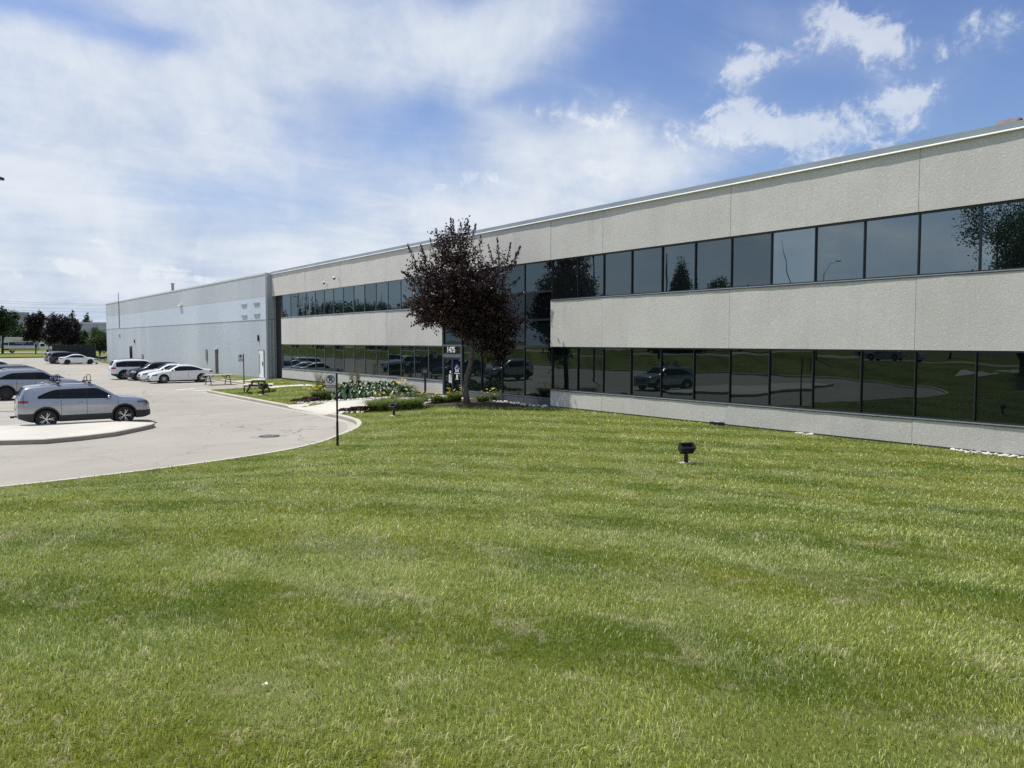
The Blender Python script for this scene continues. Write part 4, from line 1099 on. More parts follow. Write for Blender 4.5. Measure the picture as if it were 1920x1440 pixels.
# ---- background trees (beyond the lot, left) : px, base y, top y, crown half-width px, distance
def bg_tree(name, px, d, ytop, ybot_crown, half, gz, mat, bark, seed, label, group, kind='round', ll=.34):
    e = at_d(px, 640, d); e.z = gz
    zt, zb, w = at_d(px, ytop, d).z - gz, at_d(px, ybot_crown, d).z - gz, half * d / F_PX
    rs = random.Random(seed)
    lobes = []
    if kind == 'cone':
        for i in range(9):
            t = i / 8.0
            lobes.append(((rs.uniform(-.1, .1) * w, rs.uniform(-.1, .1) * w, zb + (zt - zb) * (t * .97 + .02)), (w * (1.02 - t) ** .85 * .95 + .12,) * 2 + ((zt - zb) * .065,), 1.3))
    else:
        hh = (zt - zb) / 2; zc = zb + hh
        lobes.append(((0, 0, zc), (w * .62, w * .62, hh * .70), 1))
        for i in range(11):
            a = rs.uniform(0, 6.28); el = rs.uniform(-.75, 1.0)
            q = math.sqrt(max(0.05, 1 - el * el))
            s = rs.uniform(.28, .44)
            lobes.append(((math.cos(a) * q * w * .66, math.sin(a) * q * w * .66, zc + el * hh * .68), (w * s, w * s, hh * s * .95), 1))
    vol = sum(4.19 * l[1][0] * l[1][1] * l[1][2] for l in lobes)
    tw_ = min(60, 900 / max(vol, 1))
    lean = rs.uniform(-.3, .3)
    return make_tree(name, e, [Vector((0, 0, -.4)), Vector((lean * .3, 0, zb * .6)), Vector((lean, 0, zb + (zt - zb) * .25)), Vector((lean, 0, zb + (zt - zb) * (.9 if kind == 'cone' else .55)))], lobes, mat, bark, seed, tw_, 9, ll, ll * .62, label, group,
                     (.5, 1.3), -.25 if kind == 'cone' else .35, .4, .18, max(.14, w * .055), limbs=(kind != 'cone'))
GB = 'trees beyond the far end of the parking lot'
bg_tree('shade_tree', 34, 235, 606, 652, 34, 0.0, MT['leaf_green'], MT['bark_dark'], 14, 'low dark tree right behind the moving truck', GB, ll=.5)
bg_tree('shade_tree', 4, 176, 577, 634, 36, 0.0, MT['leaf_green'], MT['bark_dark'], 3, 'big dark green tree at the left edge above the moving truck', GB, ll=.42)
bg_tree('purple_maple_tree', 66, 172, 581, 648, 20, -0.1, MT['leaf_purple'], MT['bark_dark'], 4, 'taller dark purple maple behind the truck cab', GB, ll=.38)
bg_tree('purple_maple_tree', 106, 158, 589, 654, 26, -0.2, MT['leaf_purple'], MT['bark_dark'], 5, 'broad reddish-purple maple behind the far row of cars', GB, ll=.38)
bg_tree('purple_maple_tree', 132, 164, 596, 655, 22, -0.2, MT['leaf_purple'], MT['bark_dark'], 6, 'third purple maple, nearest to the dark fence', GB, ll=.38)
bg_tree('pine_tree', 137, 215, 583, 650, 17, 0.0, MT['needle'], MT['bark_dark'], 7, 'taller dark pine rising behind the purple maples', GB, 'cone', .4)
bg_tree('pine_tree', 166, 265, 590, 645, 19, 0.0, MT['needle'], MT['bark_dark'], 8, 'flat-topped pine rising above the long grey building', GB, 'cone', .5)
bg_tree('willow_tree', 186, 150, 615, 662, 22, -0.3, MT['leaf_pale'], MT['bark_dark'], 9, 'pale green drooping tree in front of the grey building', GB, ll=.34)
bg_tree('shade_tree', 156, 170, 622, 660, 13, -0.3, MT['leaf_green'], MT['bark_dark'], 10, 'small dark green tree beside the pale drooping tree', GB, ll=.34)
bg_tree('shade_tree', -34, 165, 570, 645, 30, 0.0, MT['leaf_green'], MT['bark_dark'], 12, 'dark green tree just past the left edge', GB, ll=.42)

# ---- trees, poles and lamps on the street side, seen mirrored in the glass
GR = 'trees along the street seen mirrored in the windows'
def mtree(kind, x, y, h, w, mat, seed, label, bare=.18, dens=1.0, ll=.34):
    z = H(x, y) if x > -109 else 0
    rs = random.Random(seed); lobes = []
    zb = h * bare
    if kind == 'cone':
        for i in range(10):
            t = i / 9.0
            lobes.append(((0, 0, zb + (h - zb) * (t * .96 + .03)), (w * (1.04 - t) + .1,) * 2 + ((h - zb) * .07,), 1.2))
    else:
        hh = (h - zb) / 2; zc = zb + hh
        lobes.append(((0, 0, zc), (w * .6, w * .6, hh * .7), 1))
        for i in range(10):
            a = rs.uniform(0, 6.28); el = rs.uniform(-.7, 1); q = math.sqrt(max(.05, 1 - el * el)); s = rs.uniform(.3, .46)
            lobes.append(((math.cos(a) * q * w * .65, math.sin(a) * q * w * .65, zc + el * hh * .66), (w * s, w * s, hh * s), 1))
    vol = sum(4.19 * l[1][0] * l[1][1] * l[1][2] for l in lobes)
    return make_tree('conifer_tree' if kind == 'cone' else 'street_tree', (x, y, z), [Vector((0, 0, -.3)), Vector((.1, 0, zb * .7)), Vector((0, .1, h * .4)), Vector((0, 0, h * .8 if kind == 'cone' else h * .55))], lobes, mat, MT['bark_dark'], seed, min(60, 700 * dens / vol), 9, ll, ll * .6, label, GR,
                     (.5, 1.3), -.2 if kind == 'cone' else .4, .4, .16, .2, limbs=(kind != 'cone'))
def mpos(px, x):   # world point whose mirror image in the glass shows at this pixel column
    q = on_x(px, 640, 2 * XG - x); return q.y
mtree('round', -13.0, mpos(1925, -13.0), 13.5, 4.2, MT['leaf_green'], 41, 'big leafy street tree mirrored at the right edge of the upper windows', .12, 9.0, .17)
mtree('cone', -37.0, mpos(1272, -37.0), 12.6, 4.0, MT['needle'], 42, 'dark pointed conifer mirrored in the middle upper windows', .06, 6.0, .30)
mtree('round', -41.0, mpos(1388, -41.0), 9.8, 4.6, MT['leaf_green'], 43, 'round tree mirrored just right of the conifer, nearer one', .1, 2.0)
mtree('round', -60.0, mpos(1345, -60.0), 10.6, 4.6, MT['leaf_green'], 44, 'far round tree mirrored in the middle upper windows', .1, 2.0)
mtree('round', -45.0, mpos(1162, -45.0), 8.6, 5.2, MT['leaf_green'], 45, 'low wide tree mirrored just right of the plum reflection', .1)
mtree('round', -45.0, mpos(1212, -45.0), 8.0, 3.4, MT['leaf_green'], 46, 'small tree mirrored between two upper window posts', .1)
mtree('round', -60.0, mpos(1780, -60.0), 8.3, 2.5, MT['leaf_green'], 47, 'bushy far treetop mirrored low in the right upper windows', .1)
for k, (px, x, h, w) in enumerate(((520, -44, 12.8, 3.5), (562, -44, 13.2, 4.0), (588, -46, 14.5, 5.0), (606, -46, 13.6, 4.6), (635, -52, 13.5, 6.2), (662, -52, 14.0, 6.5), (690, -50, 13.0, 6.0), (712, -50, 12.2, 5.0), (735, -44, 11.2, 4.0), (770, -44, 10.8, 4.4), (800, -50, 11.5, 5.0))):
    mtree('cone' if k in (1, 2) else 'round', x, mpos(px, x), h, w if k not in (1, 2) else w * .8, MT['needle'] if k in (1, 2) else MT['leaf_green'], 50 + k,
          ('leftmost', 'second', 'third', 'fourth', 'fifth', 'sixth', 'seventh', 'eighth', 'ninth', 'tenth', 'eleventh')[k] + ' tree of the line mirrored in the far upper windows', .1)

# ---- planting beds
def bent_blades(n, seed, h, w, droop, spread, rad, segs=4, stiff=1.0):
    """arching blades of a clump -> quads (n*segs,4,3), tone per quad"""
    r = np.random.default_rng(seed)
    az = r.uniform(0, 2 * np.pi, n); out = r.uniform(.15, 1, n) ** .7 * spread; hh = h * r.uniform(.6, 1.1, n)
    base = np.stack([np.cos(az + r.normal(0, .6, n)) * rad * r.random(n), np.sin(az) * rad * r.random(n), np.zeros(n)], 1)
    d = np.stack([np.cos(az), np.sin(az), np.zeros(n)], 1); side = np.stack([-np.sin(az), np.cos(az), np.zeros(n)], 1)
    qs, tn = [], []
    tone = np.clip(r.normal(.45, .22, n), 0, 1)
    ts = np.linspace(0, 1, segs + 1)
    def pt(t):
        z = hh * (t * stiff * 1.35 - droop * t ** 2.6)
        return base + d * (out * t ** 1.5)[:, None] + np.array([0, 0, 1]) * z[:, None]
    for a, b in zip(ts[:-1], ts[1:]):
        wa, wb = w * (1 - a ** 2.2) * .5, w * max(0.0, (1 - b ** 2.2)) * .5
        pa, pb = pt(a), pt(b)
        qs.append(np.stack([pa - side * wa, pa + side * wa, pb + side * wb, pb - side * wb], 1)); tn.append(np.clip(tone + .12 * b, 0, 1))
    return np.concatenate(qs), np.concatenate(tn)

def flower_mesh():
    qs, tn = [], []
    for k in range(6):
        a = k * math.pi / 3; c, s = math.cos(a), math.sin(a)
        d = np.array([c, s, .45]); d = d / np.linalg.norm(d); e = np.array([-s, c, 0])
        qs.append([np.zeros(3), d * .045 + e * .02, d * .085 - np.array([0, 0, .012]), d * .045 - e * .02]); tn.append(.2 + .6 * (k % 2))
    return quads_mesh('flower', np.array(qs), MT['yellow'], np.array(tn))
FLOWER = flower_mesh()
MESHES = {}
def clump_mesh(kind, v):
    key = (kind, v)
    if key in MESHES: return MESHES[key]
    s = 100 + v * 13 + len(kind)
    if kind == 'daylily': V, T = bent_blades(190, s, .60, .022, .80, .62, .14); mt = MT['lily']
    elif kind == 'ornamental_grass': V, T = bent_blades(520, s, .80, .012, .86, .95, .20, 6); mt = MT['tuft']
    elif kind == 'plume_grass':
        V, T = bent_blades(110, s, 1.15, .009, .18, .38, .10, 4); mt = MT['plume']
        r = np.random.default_rng(s); n = 420
        t = r.random(n); az = r.uniform(0, 6.28, n)
        C = np.stack([np.cos(az) * .3 * t, np.sin(az) * .3 * t, .75 + .6 * t], 1) + r.normal(size=(n, 3)) * .04
        Q = leaf_quads(C, unit(np.stack([np.cos(az) * .4, np.sin(az) * .4, np.ones(n)], 1) + r.normal(size=(n, 3)) * .3), .07, .014, .1, s)
        V = np.concatenate([V, Q]); T = np.concatenate([T, r.random(n)])
    elif kind == 'hosta':
        r = np.random.default_rng(s); qs, tn = [], []
        for i in range(84):
            az = r.uniform(0, 6.28); ring = r.random()
            L = r.uniform(.13, .22); W = L * .78; reach = .06 + .46 * ring; zz = .50 - .34 * ring + r.uniform(-.04, .04)
            d = np.array([math.cos(az), math.sin(az), 0]); e = np.array([-d[1], d[0], 0]); tilt = .35 - .95 * ring + r.uniform(-.25, .25)
            ax = d * math.cos(tilt) + np.array([0, 0, 1]) * math.sin(tilt); nn = np.cross(ax, e)
            o = d * reach + np.array([0, 0, zz]); tone = float(np.clip(r.normal(.45, .22), 0, 1))
            prof = [(0, .25), (.22, .92), (.5, 1.0), (.78, .62), (1, .02)]
            for (t0, w0), (t1, w1) in zip(prof[:-1], prof[1:]):
                for sg in (-1, 1):
                    f = lambda t, w: o + ax * (t * L) - np.array([0, 0, 1]) * (.10 * t * t) + e * sg * w * W * .5 + np.array([0, 0, .05]) * w
                    g = lambda t: o + ax * (t * L) - np.array([0, 0, 1]) * (.10 * t * t)
                    qs.append([g(t0), f(t0, w0), f(t1, w1), g(t1)]); tn.append(min(1, tone + (.14 if sg > 0 else 0)))
        V, T = np.array(qs), np.array(tn); mt = MT['hosta']
    else:
        r = np.random.default_rng(s); n = 320
        az = r.uniform(0, 6.28, n); rr = np.sqrt(r.random(n)) * .30
        C = np.stack([np.cos(az) * rr, np.sin(az) * rr, .05 + .17 * np.sqrt(np.maximum(0, 1 - (rr / .32) ** 2)) * r.uniform(.6, 1.05, n)], 1)
        V = leaf_quads(C, unit(np.stack([np.cos(az), np.sin(az), r.normal(0, .4, n)], 1)), .085, .075, .15, s); T = np.clip(r.normal(.45, .25, n), 0, 1); mt = MT['coral']
    MESHES[key] = quads_mesh(kind + '_leaves', V, mt, T)
    return MESHES[key]
CAT = {'daylily': 'daylily', 'hosta': 'hosta', 'ornamental_grass': 'grass clump', 'plume_grass': 'grass clump', 'coral_bell': 'coral bell plant'}
GRP = {'daylily': 'yellow daylilies in the mulch beds', 'hosta': 'hostas in the mulch bed by the walkway', 'ornamental_grass': 'green fountain grasses by the walkway', 'plume_grass': 'tan plume grasses against the wall', 'coral_bell': 'maroon coral bells at the bed edges'}
prs = random.Random(9)
def plant(kind, px, py, sc, label, flowers=0, v=None, dz=0.0):
    p = on_ground(px, py)
    v = prs.randint(0, 2) if v is None else v
    sc *= prs.uniform(.82, 1.14)
    e = empty({'ornamental_grass': 'fountain_grass_clump', 'plume_grass': 'plume_grass_clump'}.get(kind, kind), (p.x, p.y, p.z + .01 + dz), prs.uniform(0, 6.28), label, CAT[kind], GRP[kind]); e.scale = (sc,) * 3
    link(bpy.data.objects.new('leaves', clump_mesh(kind, v)), e)
    for k in range(flowers):
        a = prs.uniform(0, 6.28); rr = prs.uniform(.1, .45)
        f = link(bpy.data.objects.new('flower', FLOWER), e); f.location = (math.cos(a) * rr, math.sin(a) * rr, prs.uniform(.42, .68)); f.rotation_euler = (prs.uniform(-.9, .9), prs.uniform(-.9, .9), prs.uniform(0, 6)); f.scale = (prs.uniform(.8, 1.25),) * 3
    return e
PL = [('daylily', 592, 748.5, 1.0, 'leftmost yellow daylily of the bed left of the walkway', 5), ('daylily', 605, 749, 1.0, 'second yellow daylily from the left, below the parking sign', 6), ('daylily', 618, 748.5, 1.0, 'daylily directly behind the near parking sign plate', 5),
      ('daylily', 628, 747, .95, 'daylily between the near sign post and the hostas', 3), ('daylily', 600, 742, 1.05, 'daylily at the back of the left bed', 4), ('daylily', 640, 737, 1.1, 'daylily behind the first hosta', 2),
      ('hosta', 645, 746.5, 1.2, 'leftmost hosta beside the near sign post', 0), ('hosta', 657, 746.8, 1.25, 'second hosta from the left at the walkway edge', 0), ('hosta', 670, 746.3, 1.25, 'third hosta from the left at the walkway edge', 0), ('hosta', 683, 745.5, 1.2, 'fourth hosta from the left at the walkway edge', 0), ('hosta', 696, 744.5, 1.2, 'fifth hosta from the left at the walkway edge', 0),
      ('hosta', 652, 740, 1.25, 'hosta in the second row behind the leftmost one', 0), ('hosta', 666, 738.5, 1.25, 'hosta in the second row below the tan plume', 0), ('hosta', 680, 738.5, 1.25, 'hosta in the middle of the second row', 0), ('hosta', 709, 742, 1.15, 'sixth hosta from the left, near the walkway bend', 0), ('hosta', 721, 739.5, 1.15, 'seventh hosta from the left, near the walkway bend', 0), ('hosta', 733, 737.5, 1.15, 'right end hosta of the front row', 0),
      ('hosta', 700, 735, 1.2, 'hosta in the back row near the wall, left of two', 0), ('hosta', 718, 732.5, 1.2, 'hosta in the back row near the wall, right of two', 0), ('hosta', 754, 745, .95, 'pale hosta on the door side of the walkway', 0), ('hosta', 766, 744, .95, 'pale hosta next to the fountain grass by the door', 0),
      ('daylily', 742, 734, 1.05, 'daylily clump right of the hostas against the wall', 5), ('daylily', 753, 735, 1.1, 'yellow daylily in front of the pale wall, middle one', 7), ('daylily', 765, 736.5, 1.05, 'yellow daylily nearest the black post', 6),
      ('plume_grass', 597, 741, .95, 'wispy grass clump at the left end of the bed', 0), ('plume_grass', 607, 740, .8, 'wispy grass behind the parking sign', 0), ('plume_grass', 660, 731, 1.0, 'tan plume grass behind the left hostas', 0), ('plume_grass', 671, 730, .85, 'shorter tan plume grass behind the hostas', 0), ('plume_grass', 704, 727, 1.15, 'tallest tan plume grass reaching the window sill', 0),
      ('ornamental_grass', 700, 770, .95, 'fountain grass at the left front of the near bed', 0), ('ornamental_grass', 716, 770.5, 1.0, 'fountain grass behind the small floodlight', 0), ('ornamental_grass', 730, 769, .95, 'fountain grass right of the small floodlight', 0), ('ornamental_grass', 754, 768, .95, 'fountain grass in the middle of the near bed', 0), ('ornamental_grass', 769, 767, 1.0, 'fountain grass second from the tree', 0), ('ornamental_grass', 783, 765.5, .9, 'fountain grass nearest the tree mulch', 0),
      ('daylily', 708, 762, .95, 'daylily between the fountain grasses, left', 4), ('daylily', 722, 761, 1.0, 'daylily between the fountain grasses, middle', 5), ('daylily', 737, 760, 1.0, 'daylily between the fountain grasses, right', 4), ('daylily', 786, 754, .85, 'daylily left of two beneath the black post', 6), ('daylily', 797, 755, .85, 'daylily right of two beneath the black post', 6),
      ('daylily', 815, 757, .9, 'daylily left of the door, front left', 6), ('daylily', 828, 755.5, .9, 'daylily in front of the door, middle', 5), ('daylily', 846, 754.5, .95, 'daylily in front of the door, right', 7), ('daylily', 858, 753.5, .95, 'daylily just left of the plum trunk', 6), ('daylily', 900, 754, .85, 'daylily just right of the plum trunk', 2), ('daylily', 912, 753, .9, 'daylily before the entrance glass', 4), ('daylily', 926, 752.5, .95, 'rightmost daylily before the white stones', 7),
      ('ornamental_grass', 836, 755.5, .55, 'small grass clump between the door daylilies', 0), ('ornamental_grass', 905, 754.5, .55, 'small grass clump right of the plum trunk', 0),
      ('coral_bell', 556, 756, .9, 'leftmost maroon coral bell of the far bed', 0), ('coral_bell', 566, 754.5, 1.0, 'second maroon coral bell of the far bed', 0), ('coral_bell', 576, 753, 1.0, 'third maroon coral bell of the far bed', 0), ('coral_bell', 586, 751.5, 1.0, 'maroon coral bell touching the yellow daylilies', 0),
      ('coral_bell', 646, 774.5, .9, 'leftmost maroon coral bell of the near bed', 0), ('coral_bell', 656, 774, 1.0, 'second maroon coral bell of the near bed', 0), ('coral_bell', 665, 773.5, 1.0, 'third maroon coral bell of the near bed', 0), ('coral_bell', 674, 773, 1.0, 'fourth maroon coral bell of the near bed', 0), ('coral_bell', 683, 772.5, 1.0, 'maroon coral bell touching the fountain grass', 0)]
for a in PL: plant(*a)

# ---- white river stones
def stone_mesh(seed):
    r = random.Random(seed); bm = bmesh.new()
    bmesh.ops.create_icosphere(bm, subdivisions=2, radius=1)
    ph = [r.uniform(0, 6) for _ in range(6)]
    for v in bm.verts:
        c = v.co
        k = 1 + .16 * math.sin(2.3 * c.x + ph[0]) + .14 * math.sin(2.9 * c.y + ph[1]) + .1 * math.sin(4 * c.z + ph[2])
        v.co = Vector((c.x * k, c.y * k * .75, c.z * k * .5))
    me = bpy.data.meshes.new('white_stone'); bm.to_mesh(me); bm.free()
    me.polygons.foreach_set('use_smooth', [True] * len(me.polygons)); me.materials.append(MT['stone']); return me
STONES = [stone_mesh(k) for k in range(5)]
sr = random.Random(3)
def stone(p, s, label, group):
    o = bpy.data.objects.new('white_stone', STONES[sr.randint(0, 4)]); link(o)
    o.location = (p[0], p[1], H(p[0], p[1]) + s * .28); o.rotation_euler = (sr.uniform(-.3, .3), sr.uniform(-.3, .3), sr.uniform(0, 6)); o.scale = (s * sr.uniform(.8, 1.25), s * sr.uniform(.8, 1.2), s * sr.uniform(.8, 1.2))
    tag(o, label, 'stone', group)
y = on_x(1786, 850, D - .2).y
while y > 2.0:
    for k in range(2):
        stone((D - sr.uniform(.02, .38), y + sr.uniform(-.1, .1)), sr.uniform(.045, .085), 'white river stone along the wall base at the far right', 'white stones at the right wall base')
    y -= sr.uniform(.10, .17)
for k in range(46):
    t = k / 45.0
    stone((D - .18 - sr.uniform(0, .55), 25.4 + 4.4 * t + sr.uniform(-.1, .1)), sr.uniform(.06, .12), 'white river stone below the entrance glass', 'white stones below the entrance glass')
for px in np.arange(560, 706, 4.6):
    py = 757.5 - (px - 560) * 10.5 / 145
    p = on_ground(px + sr.uniform(-1.5, 1.5), py + sr.uniform(-.5, .7)); stone((p.x, p.y), sr.uniform(.07, .13), 'white river stone edging the walkway bed', 'white stones edging the walkway')
for px, py in ((640, 777), (650, 775.5), (660, 775.5), (672, 775), (680, 774.5), (794, 762), (800, 758), (806, 757), (812, 752)):
    p = on_ground(px, py); stone((p.x, p.y), sr.uniform(.08, .14), 'white river stone at the edge of the bed near the tree', 'white stones at the near bed')
for px in (1493, 1498, 1503, 1508, 1514, 1521):
    p = on_x(px, 818, D - .12); stone((p.x, p.y), sr.uniform(.05, .09), 'white river stone of the small cluster at the middle of the wall base', 'white stones at the middle wall base')

# ---- grass blades
def lawn_blades():
    r = np.random.default_rng(5)
    rho0, rc = 7600.0, 4.6
    qs = []
    def sample(n, r0, r1, dens_pow):
        if dens_pow == 0: rad = np.sqrt(r.uniform(r0 ** 2, r1 ** 2, n))
        else: rad = np.exp(r.uniform(math.log(r0), math.log(r1), n))
        az = THETA + r.uniform(-R(47), R(47), n)
        return rad, rad * np.sin(az), rad * np.cos(az)
    A = R(94)
    n1 = int(rho0 * A / 2 * (rc ** 2 - 1.7 ** 2)); n2 = int(rho0 * A * rc ** 2 * math.log(64 / rc))
    P = [sample(n1, 1.7, rc, 0), sample(n2, rc, 64, 1)]
    rad = np.concatenate([p[0] for p in P]); x = np.concatenate([p[1] for p in P]); y = np.concatenate([p[2] for p in P])
    ok = inside(np.stack([x, y], 1), lawn_poly)
    for pl in (WALK, BED2, BED1, [(18.7, 59.6), (20.8, 59.7), (20.8, 60.9), (18.7, 60.8)], [(16.7, 46.6), (19.6, 46.4), (19.6, 49.0), (16.7, 49.2)]): ok &= ~inside(np.stack([x, y], 1), pl)
    ok &= (x < D - 0.05)
    ok &= ~((kerb_dist(x, y) < 0.02))
    # thin, uneven patches
    pn = np.sin(x * 2.1 + 1.7 * np.sin(y * 1.3)) * np.sin(y * 2.7 + 1.3 * np.sin(x * 1.9)) + .6 * np.sin(x * 5.3 + y * 3.1) * np.sin(y * 6.1 - x * 2.2)
    ok &= r.random(len(x)) < np.clip(.86 + .22 * pn, .45, 1)
    rad, x, y, pn = rad[ok], x[ok], y[ok], pn[ok]
    n = len(x)
    z = hgt(x, y)
    k = np.maximum(1, rad / rc)
    w = .0034 * k * r.choice([.7, 1.0, 1.7], n, p=[.45, .4, .15]) * r.uniform(.8, 1.2, n)
    h = (.026 + .006 * pn) * r.uniform(.55, 1.35, n) * k ** .30
    # mowing passes: blades lean one way or the other, 1.1 m strips
    s = x * .81 + y * .585
    lean_dir = np.where((np.floor(s / 1.12 + .25 * np.sin(s * .4 + x * .3)) % 2) == 0, 1.0, -1.0)
    az = r.uniform(0, 2 * np.pi, n)
    lx = np.cos(az) * .95 + lean_dir * .585 * .26; ly = np.sin(az) * .95 - lean_dir * .81 * .26
    ln = r.uniform(.30, 1.05, n)
    wa = r.uniform(0, 2 * np.pi, n)
    sx, sy = np.cos(wa) * w * .5, np.sin(wa) * w * .5
    zero = np.zeros(n)
    b0 = np.stack([x - sx, y - sy, z - .004], 1); b1 = np.stack([x + sx, y + sy, z - .004], 1)
    mx, my, mz = x + lx * h * ln * .35, y + ly * h * ln * .35, z + h * .62
    m0 = np.stack([mx - sx * .8, my - sy * .8, mz], 1); m1 = np.stack([mx + sx * .8, my + sy * .8, mz], 1)
    tp_ = np.stack([x + lx * h * ln, y + ly * h * ln, z + h * (1.0 - .30 * ln)], 1)
    V = np.stack([b0, b1, m1, m0, tp_], 1).reshape(-1, 3)
    base = np.arange(n) * 5
    loops = np.stack([base, base + 1, base + 2, base + 3, base + 3, base + 2, base + 4], 1).ravel()
    starts = np.stack([np.arange(n) * 7, np.arange(n) * 7 + 4], 1).ravel(); totals = np.tile([4, 3], n)
    tone = np.clip(r.beta(2.2, 2.2, n) + .06 * pn, 0, 1)
    me = big_mesh('grass', V, loops, starts, totals, MT['blade'], np.repeat(tone, 5))
    o = link(bpy.data.objects.new('grass', me))
    tag(o, 'short mown grass blades covering the front lawn', 'grass', None, 'stuff')
lawn_blades()
# ------------------------------------------------------------------ vehicles
def interp(pts):
    xs = [p[0] for p in pts]; zs = [p[1] for p in pts]
    def f(x):
        # monotone-ish smooth interpolation
        if x <= xs[0]: return zs[0]
        if x >= xs[-1]: return zs[-1]
        i = 0
        while xs[i + 1] < x: i += 1
        h = xs[i + 1] - xs[i]; t = (x - xs[i]) / h
        d = [(zs[j + 1] - zs[j]) / (xs[j + 1] - xs[j]) for j in range(len(xs) - 1)]
        def m(j):
            if j == 0: return d[0]
            if j == len(xs) - 1: return d[-1]
            if d[j - 1] * d[j] <= 0: return 0
            return 2 * d[j - 1] * d[j] / (d[j - 1] + d[j])
        a, b = m(i), m(i + 1)
        return zs[i] * (1 + 2 * t) * (1 - t) ** 2 + h * a * t * (1 - t) ** 2 + zs[i + 1] * t * t * (3 - 2 * t) + h * b * t * t * (t - 1)
    return f

class Car:
    def __init__(s, L, W, Hh, wb, rw, xr, top, belt, bot, tumble=.24, clad=0.0, rk=.13):
        """x runs from -L/2 (tail) to L/2 (nose); xr = rear axle x"""
        s.L, s.W, s.H, s.wb, s.rw = L, W, Hh, wb, rw
        s.xr, s.xf = xr, xr + wb
        s.ztop, s.zbelt, s.zbot = interp(top), interp(belt), interp(bot)
        s.tumble, s.clad, s.rk = tumble, clad, rk
        s.top = top
    def plan(s, x):
        u = abs(x) / (s.L / 2)
        k = 1 - .035 * u ** 2 - .25 * max(0, (u - .84) / .16) ** 2.4 * (1.0 if x > 0 else .72)
        return k
    def hw(s, x, z):
        w = s.W / 2 * s.plan(x)
        b = s.zbelt(x)
        if .42 < z < b - .12:
            w -= .022 * math.sin(math.pi * (z - .42) / (b - .54)) * math.exp(-(x / (s.wb * .42)) ** 4)
        if z <= b:
            t = z / b
            f = .935 + .065 * math.sin(min(1, max(0, (t - .10) / .62)) * math.pi / 2) - .035 * max(0, (t - .80) / .20) ** 1.5
            # character crease just under the belt
            return w * f
        return w * .965 - (z - b) * s.tumble - .05 * max(0, (z - b) / max(.05, s.H - b)) ** 3
    def section(s, x, n=15):
        zb, zt = s.zbot(x), s.ztop(x)
        r = min(s.rk, (zt - zb) * .3)
        pts = [(0, zb), (s.hw(x, zb) * .8, zb), (s.hw(x, zb) * .96, zb + .02)]
        zs = [zb + .06 + (zt - r - zb - .06) * k / (n - 1) for k in range(n)]
        for z in zs: pts.append((s.hw(x, z), z))
        for k in range(1, 6):
            q = k / 5
            a = q * math.pi / 2
            z = zt - r + r * math.sin(a) * .88
            pts.append((s.hw(x, min(z, zt)) - r * 1.25 * (1 - math.cos(a)), z))
        y0 = pts[-1][0]
        for k in range(1, 5):
            t = k / 4
            pts.append((y0 * (1 - t), zt - r * .12 * (1 - t) ** 2))
        return pts
    def zsurf(s, x, y):
        """height of the upper surface at (x,y)"""
        p = s.section(x)[-10:]
        y = abs(y)
        for a, b in zip(p[:-1], p[1:]):
            if b[0] <= y <= a[0]:
                t = (a[0] - y) / max(1e-6, a[0] - b[0]); return a[1] + (b[1] - a[1]) * t
        return p[-1][1] if y < p[-1][0] + 1e-6 else p[0][1]
    def body(s, mats):
        N = 66
        xs = []
        for i in range(N + 1):
            t = i / N
            xs.append(-s.L / 2 * math.cos(math.pi * t) * .35 + (-s.L / 2 + s.L * t) * .65)
        # make sure profile corners are sampled
        xs = sorted(set([round(x, 4) for x in xs] + [round(p[0], 4) for p in s.top if abs(p[0]) <= s.L / 2]))
        m = MB(); sec = [s.section(x) for x in xs]; k = len(sec[0])
        for x, sc in zip(xs, sec):
            m.v += [(x, -y, z) for y, z in sc] + [(x, y, z) for y, z in sc[1:-1]][::-1]
        w = 2 * k - 2
        for i in range(len(xs) - 1):
            for j in range(w):
                j2 = (j + 1) % w
                f = (i * w + j, i * w + j2, (i + 1) * w + j2, (i + 1) * w + j)
                zc = sum(m.v[q][2] for q in f) / 4
                m.f.append(f); m.m.append(1 if zc < s.clad + (.10 * max(0, abs(xs[i]) / (s.L / 2) - .80) / .2 if s.clad > .4 else 0) else 0)
        m.f.append(tuple(range(w))); m.m.append(0)
        m.f.append(tuple((len(xs) - 1) * w + j for j in range(w - 1, -1, -1))); m.m.append(0)
        me = m.mesh('car_body', mats)
        # wheel wells cut by a boolean
        o = bpy.data.objects.new('tmp_body', me); link(o)
        c = MB()
        for xw in (s.xr, s.xf):
            for sd in (-1, 1):
                y0, y1 = sorted((sd * (s.W / 2 - .30), sd * (s.W / 2 + .2)))
                n = 28
                poly = [(xw + (s.rw + .055) * math.cos(2 * math.pi * q / n), s.rw + .012 + (s.rw + .055) * math.sin(2 * math.pi * q / n)) for q in range(n)]
                c.prism(poly, y0, y1, 1, xf=lambda a, b, cc: (a, cc, b))
        co = c.build('tmp_cut', mats); md = o.modifiers.new('b', 'BOOLEAN'); md.operation = 'DIFFERENCE'; md.object = co; md.solver = 'EXACT'
        bpy.context.view_layer.update()
        out = bpy.data.meshes.new_from_object(o.evaluated_get(bpy.context.evaluated_depsgraph_get()))
        bpy.data.objects.remove(o); bpy.data.objects.remove(co)
        out.name = 'car_body'
        out.polygons.foreach_set('use_smooth', [True] * len(out.polygons)); out.set_sharp_from_angle(angle=R(38)); out.update()
        return out
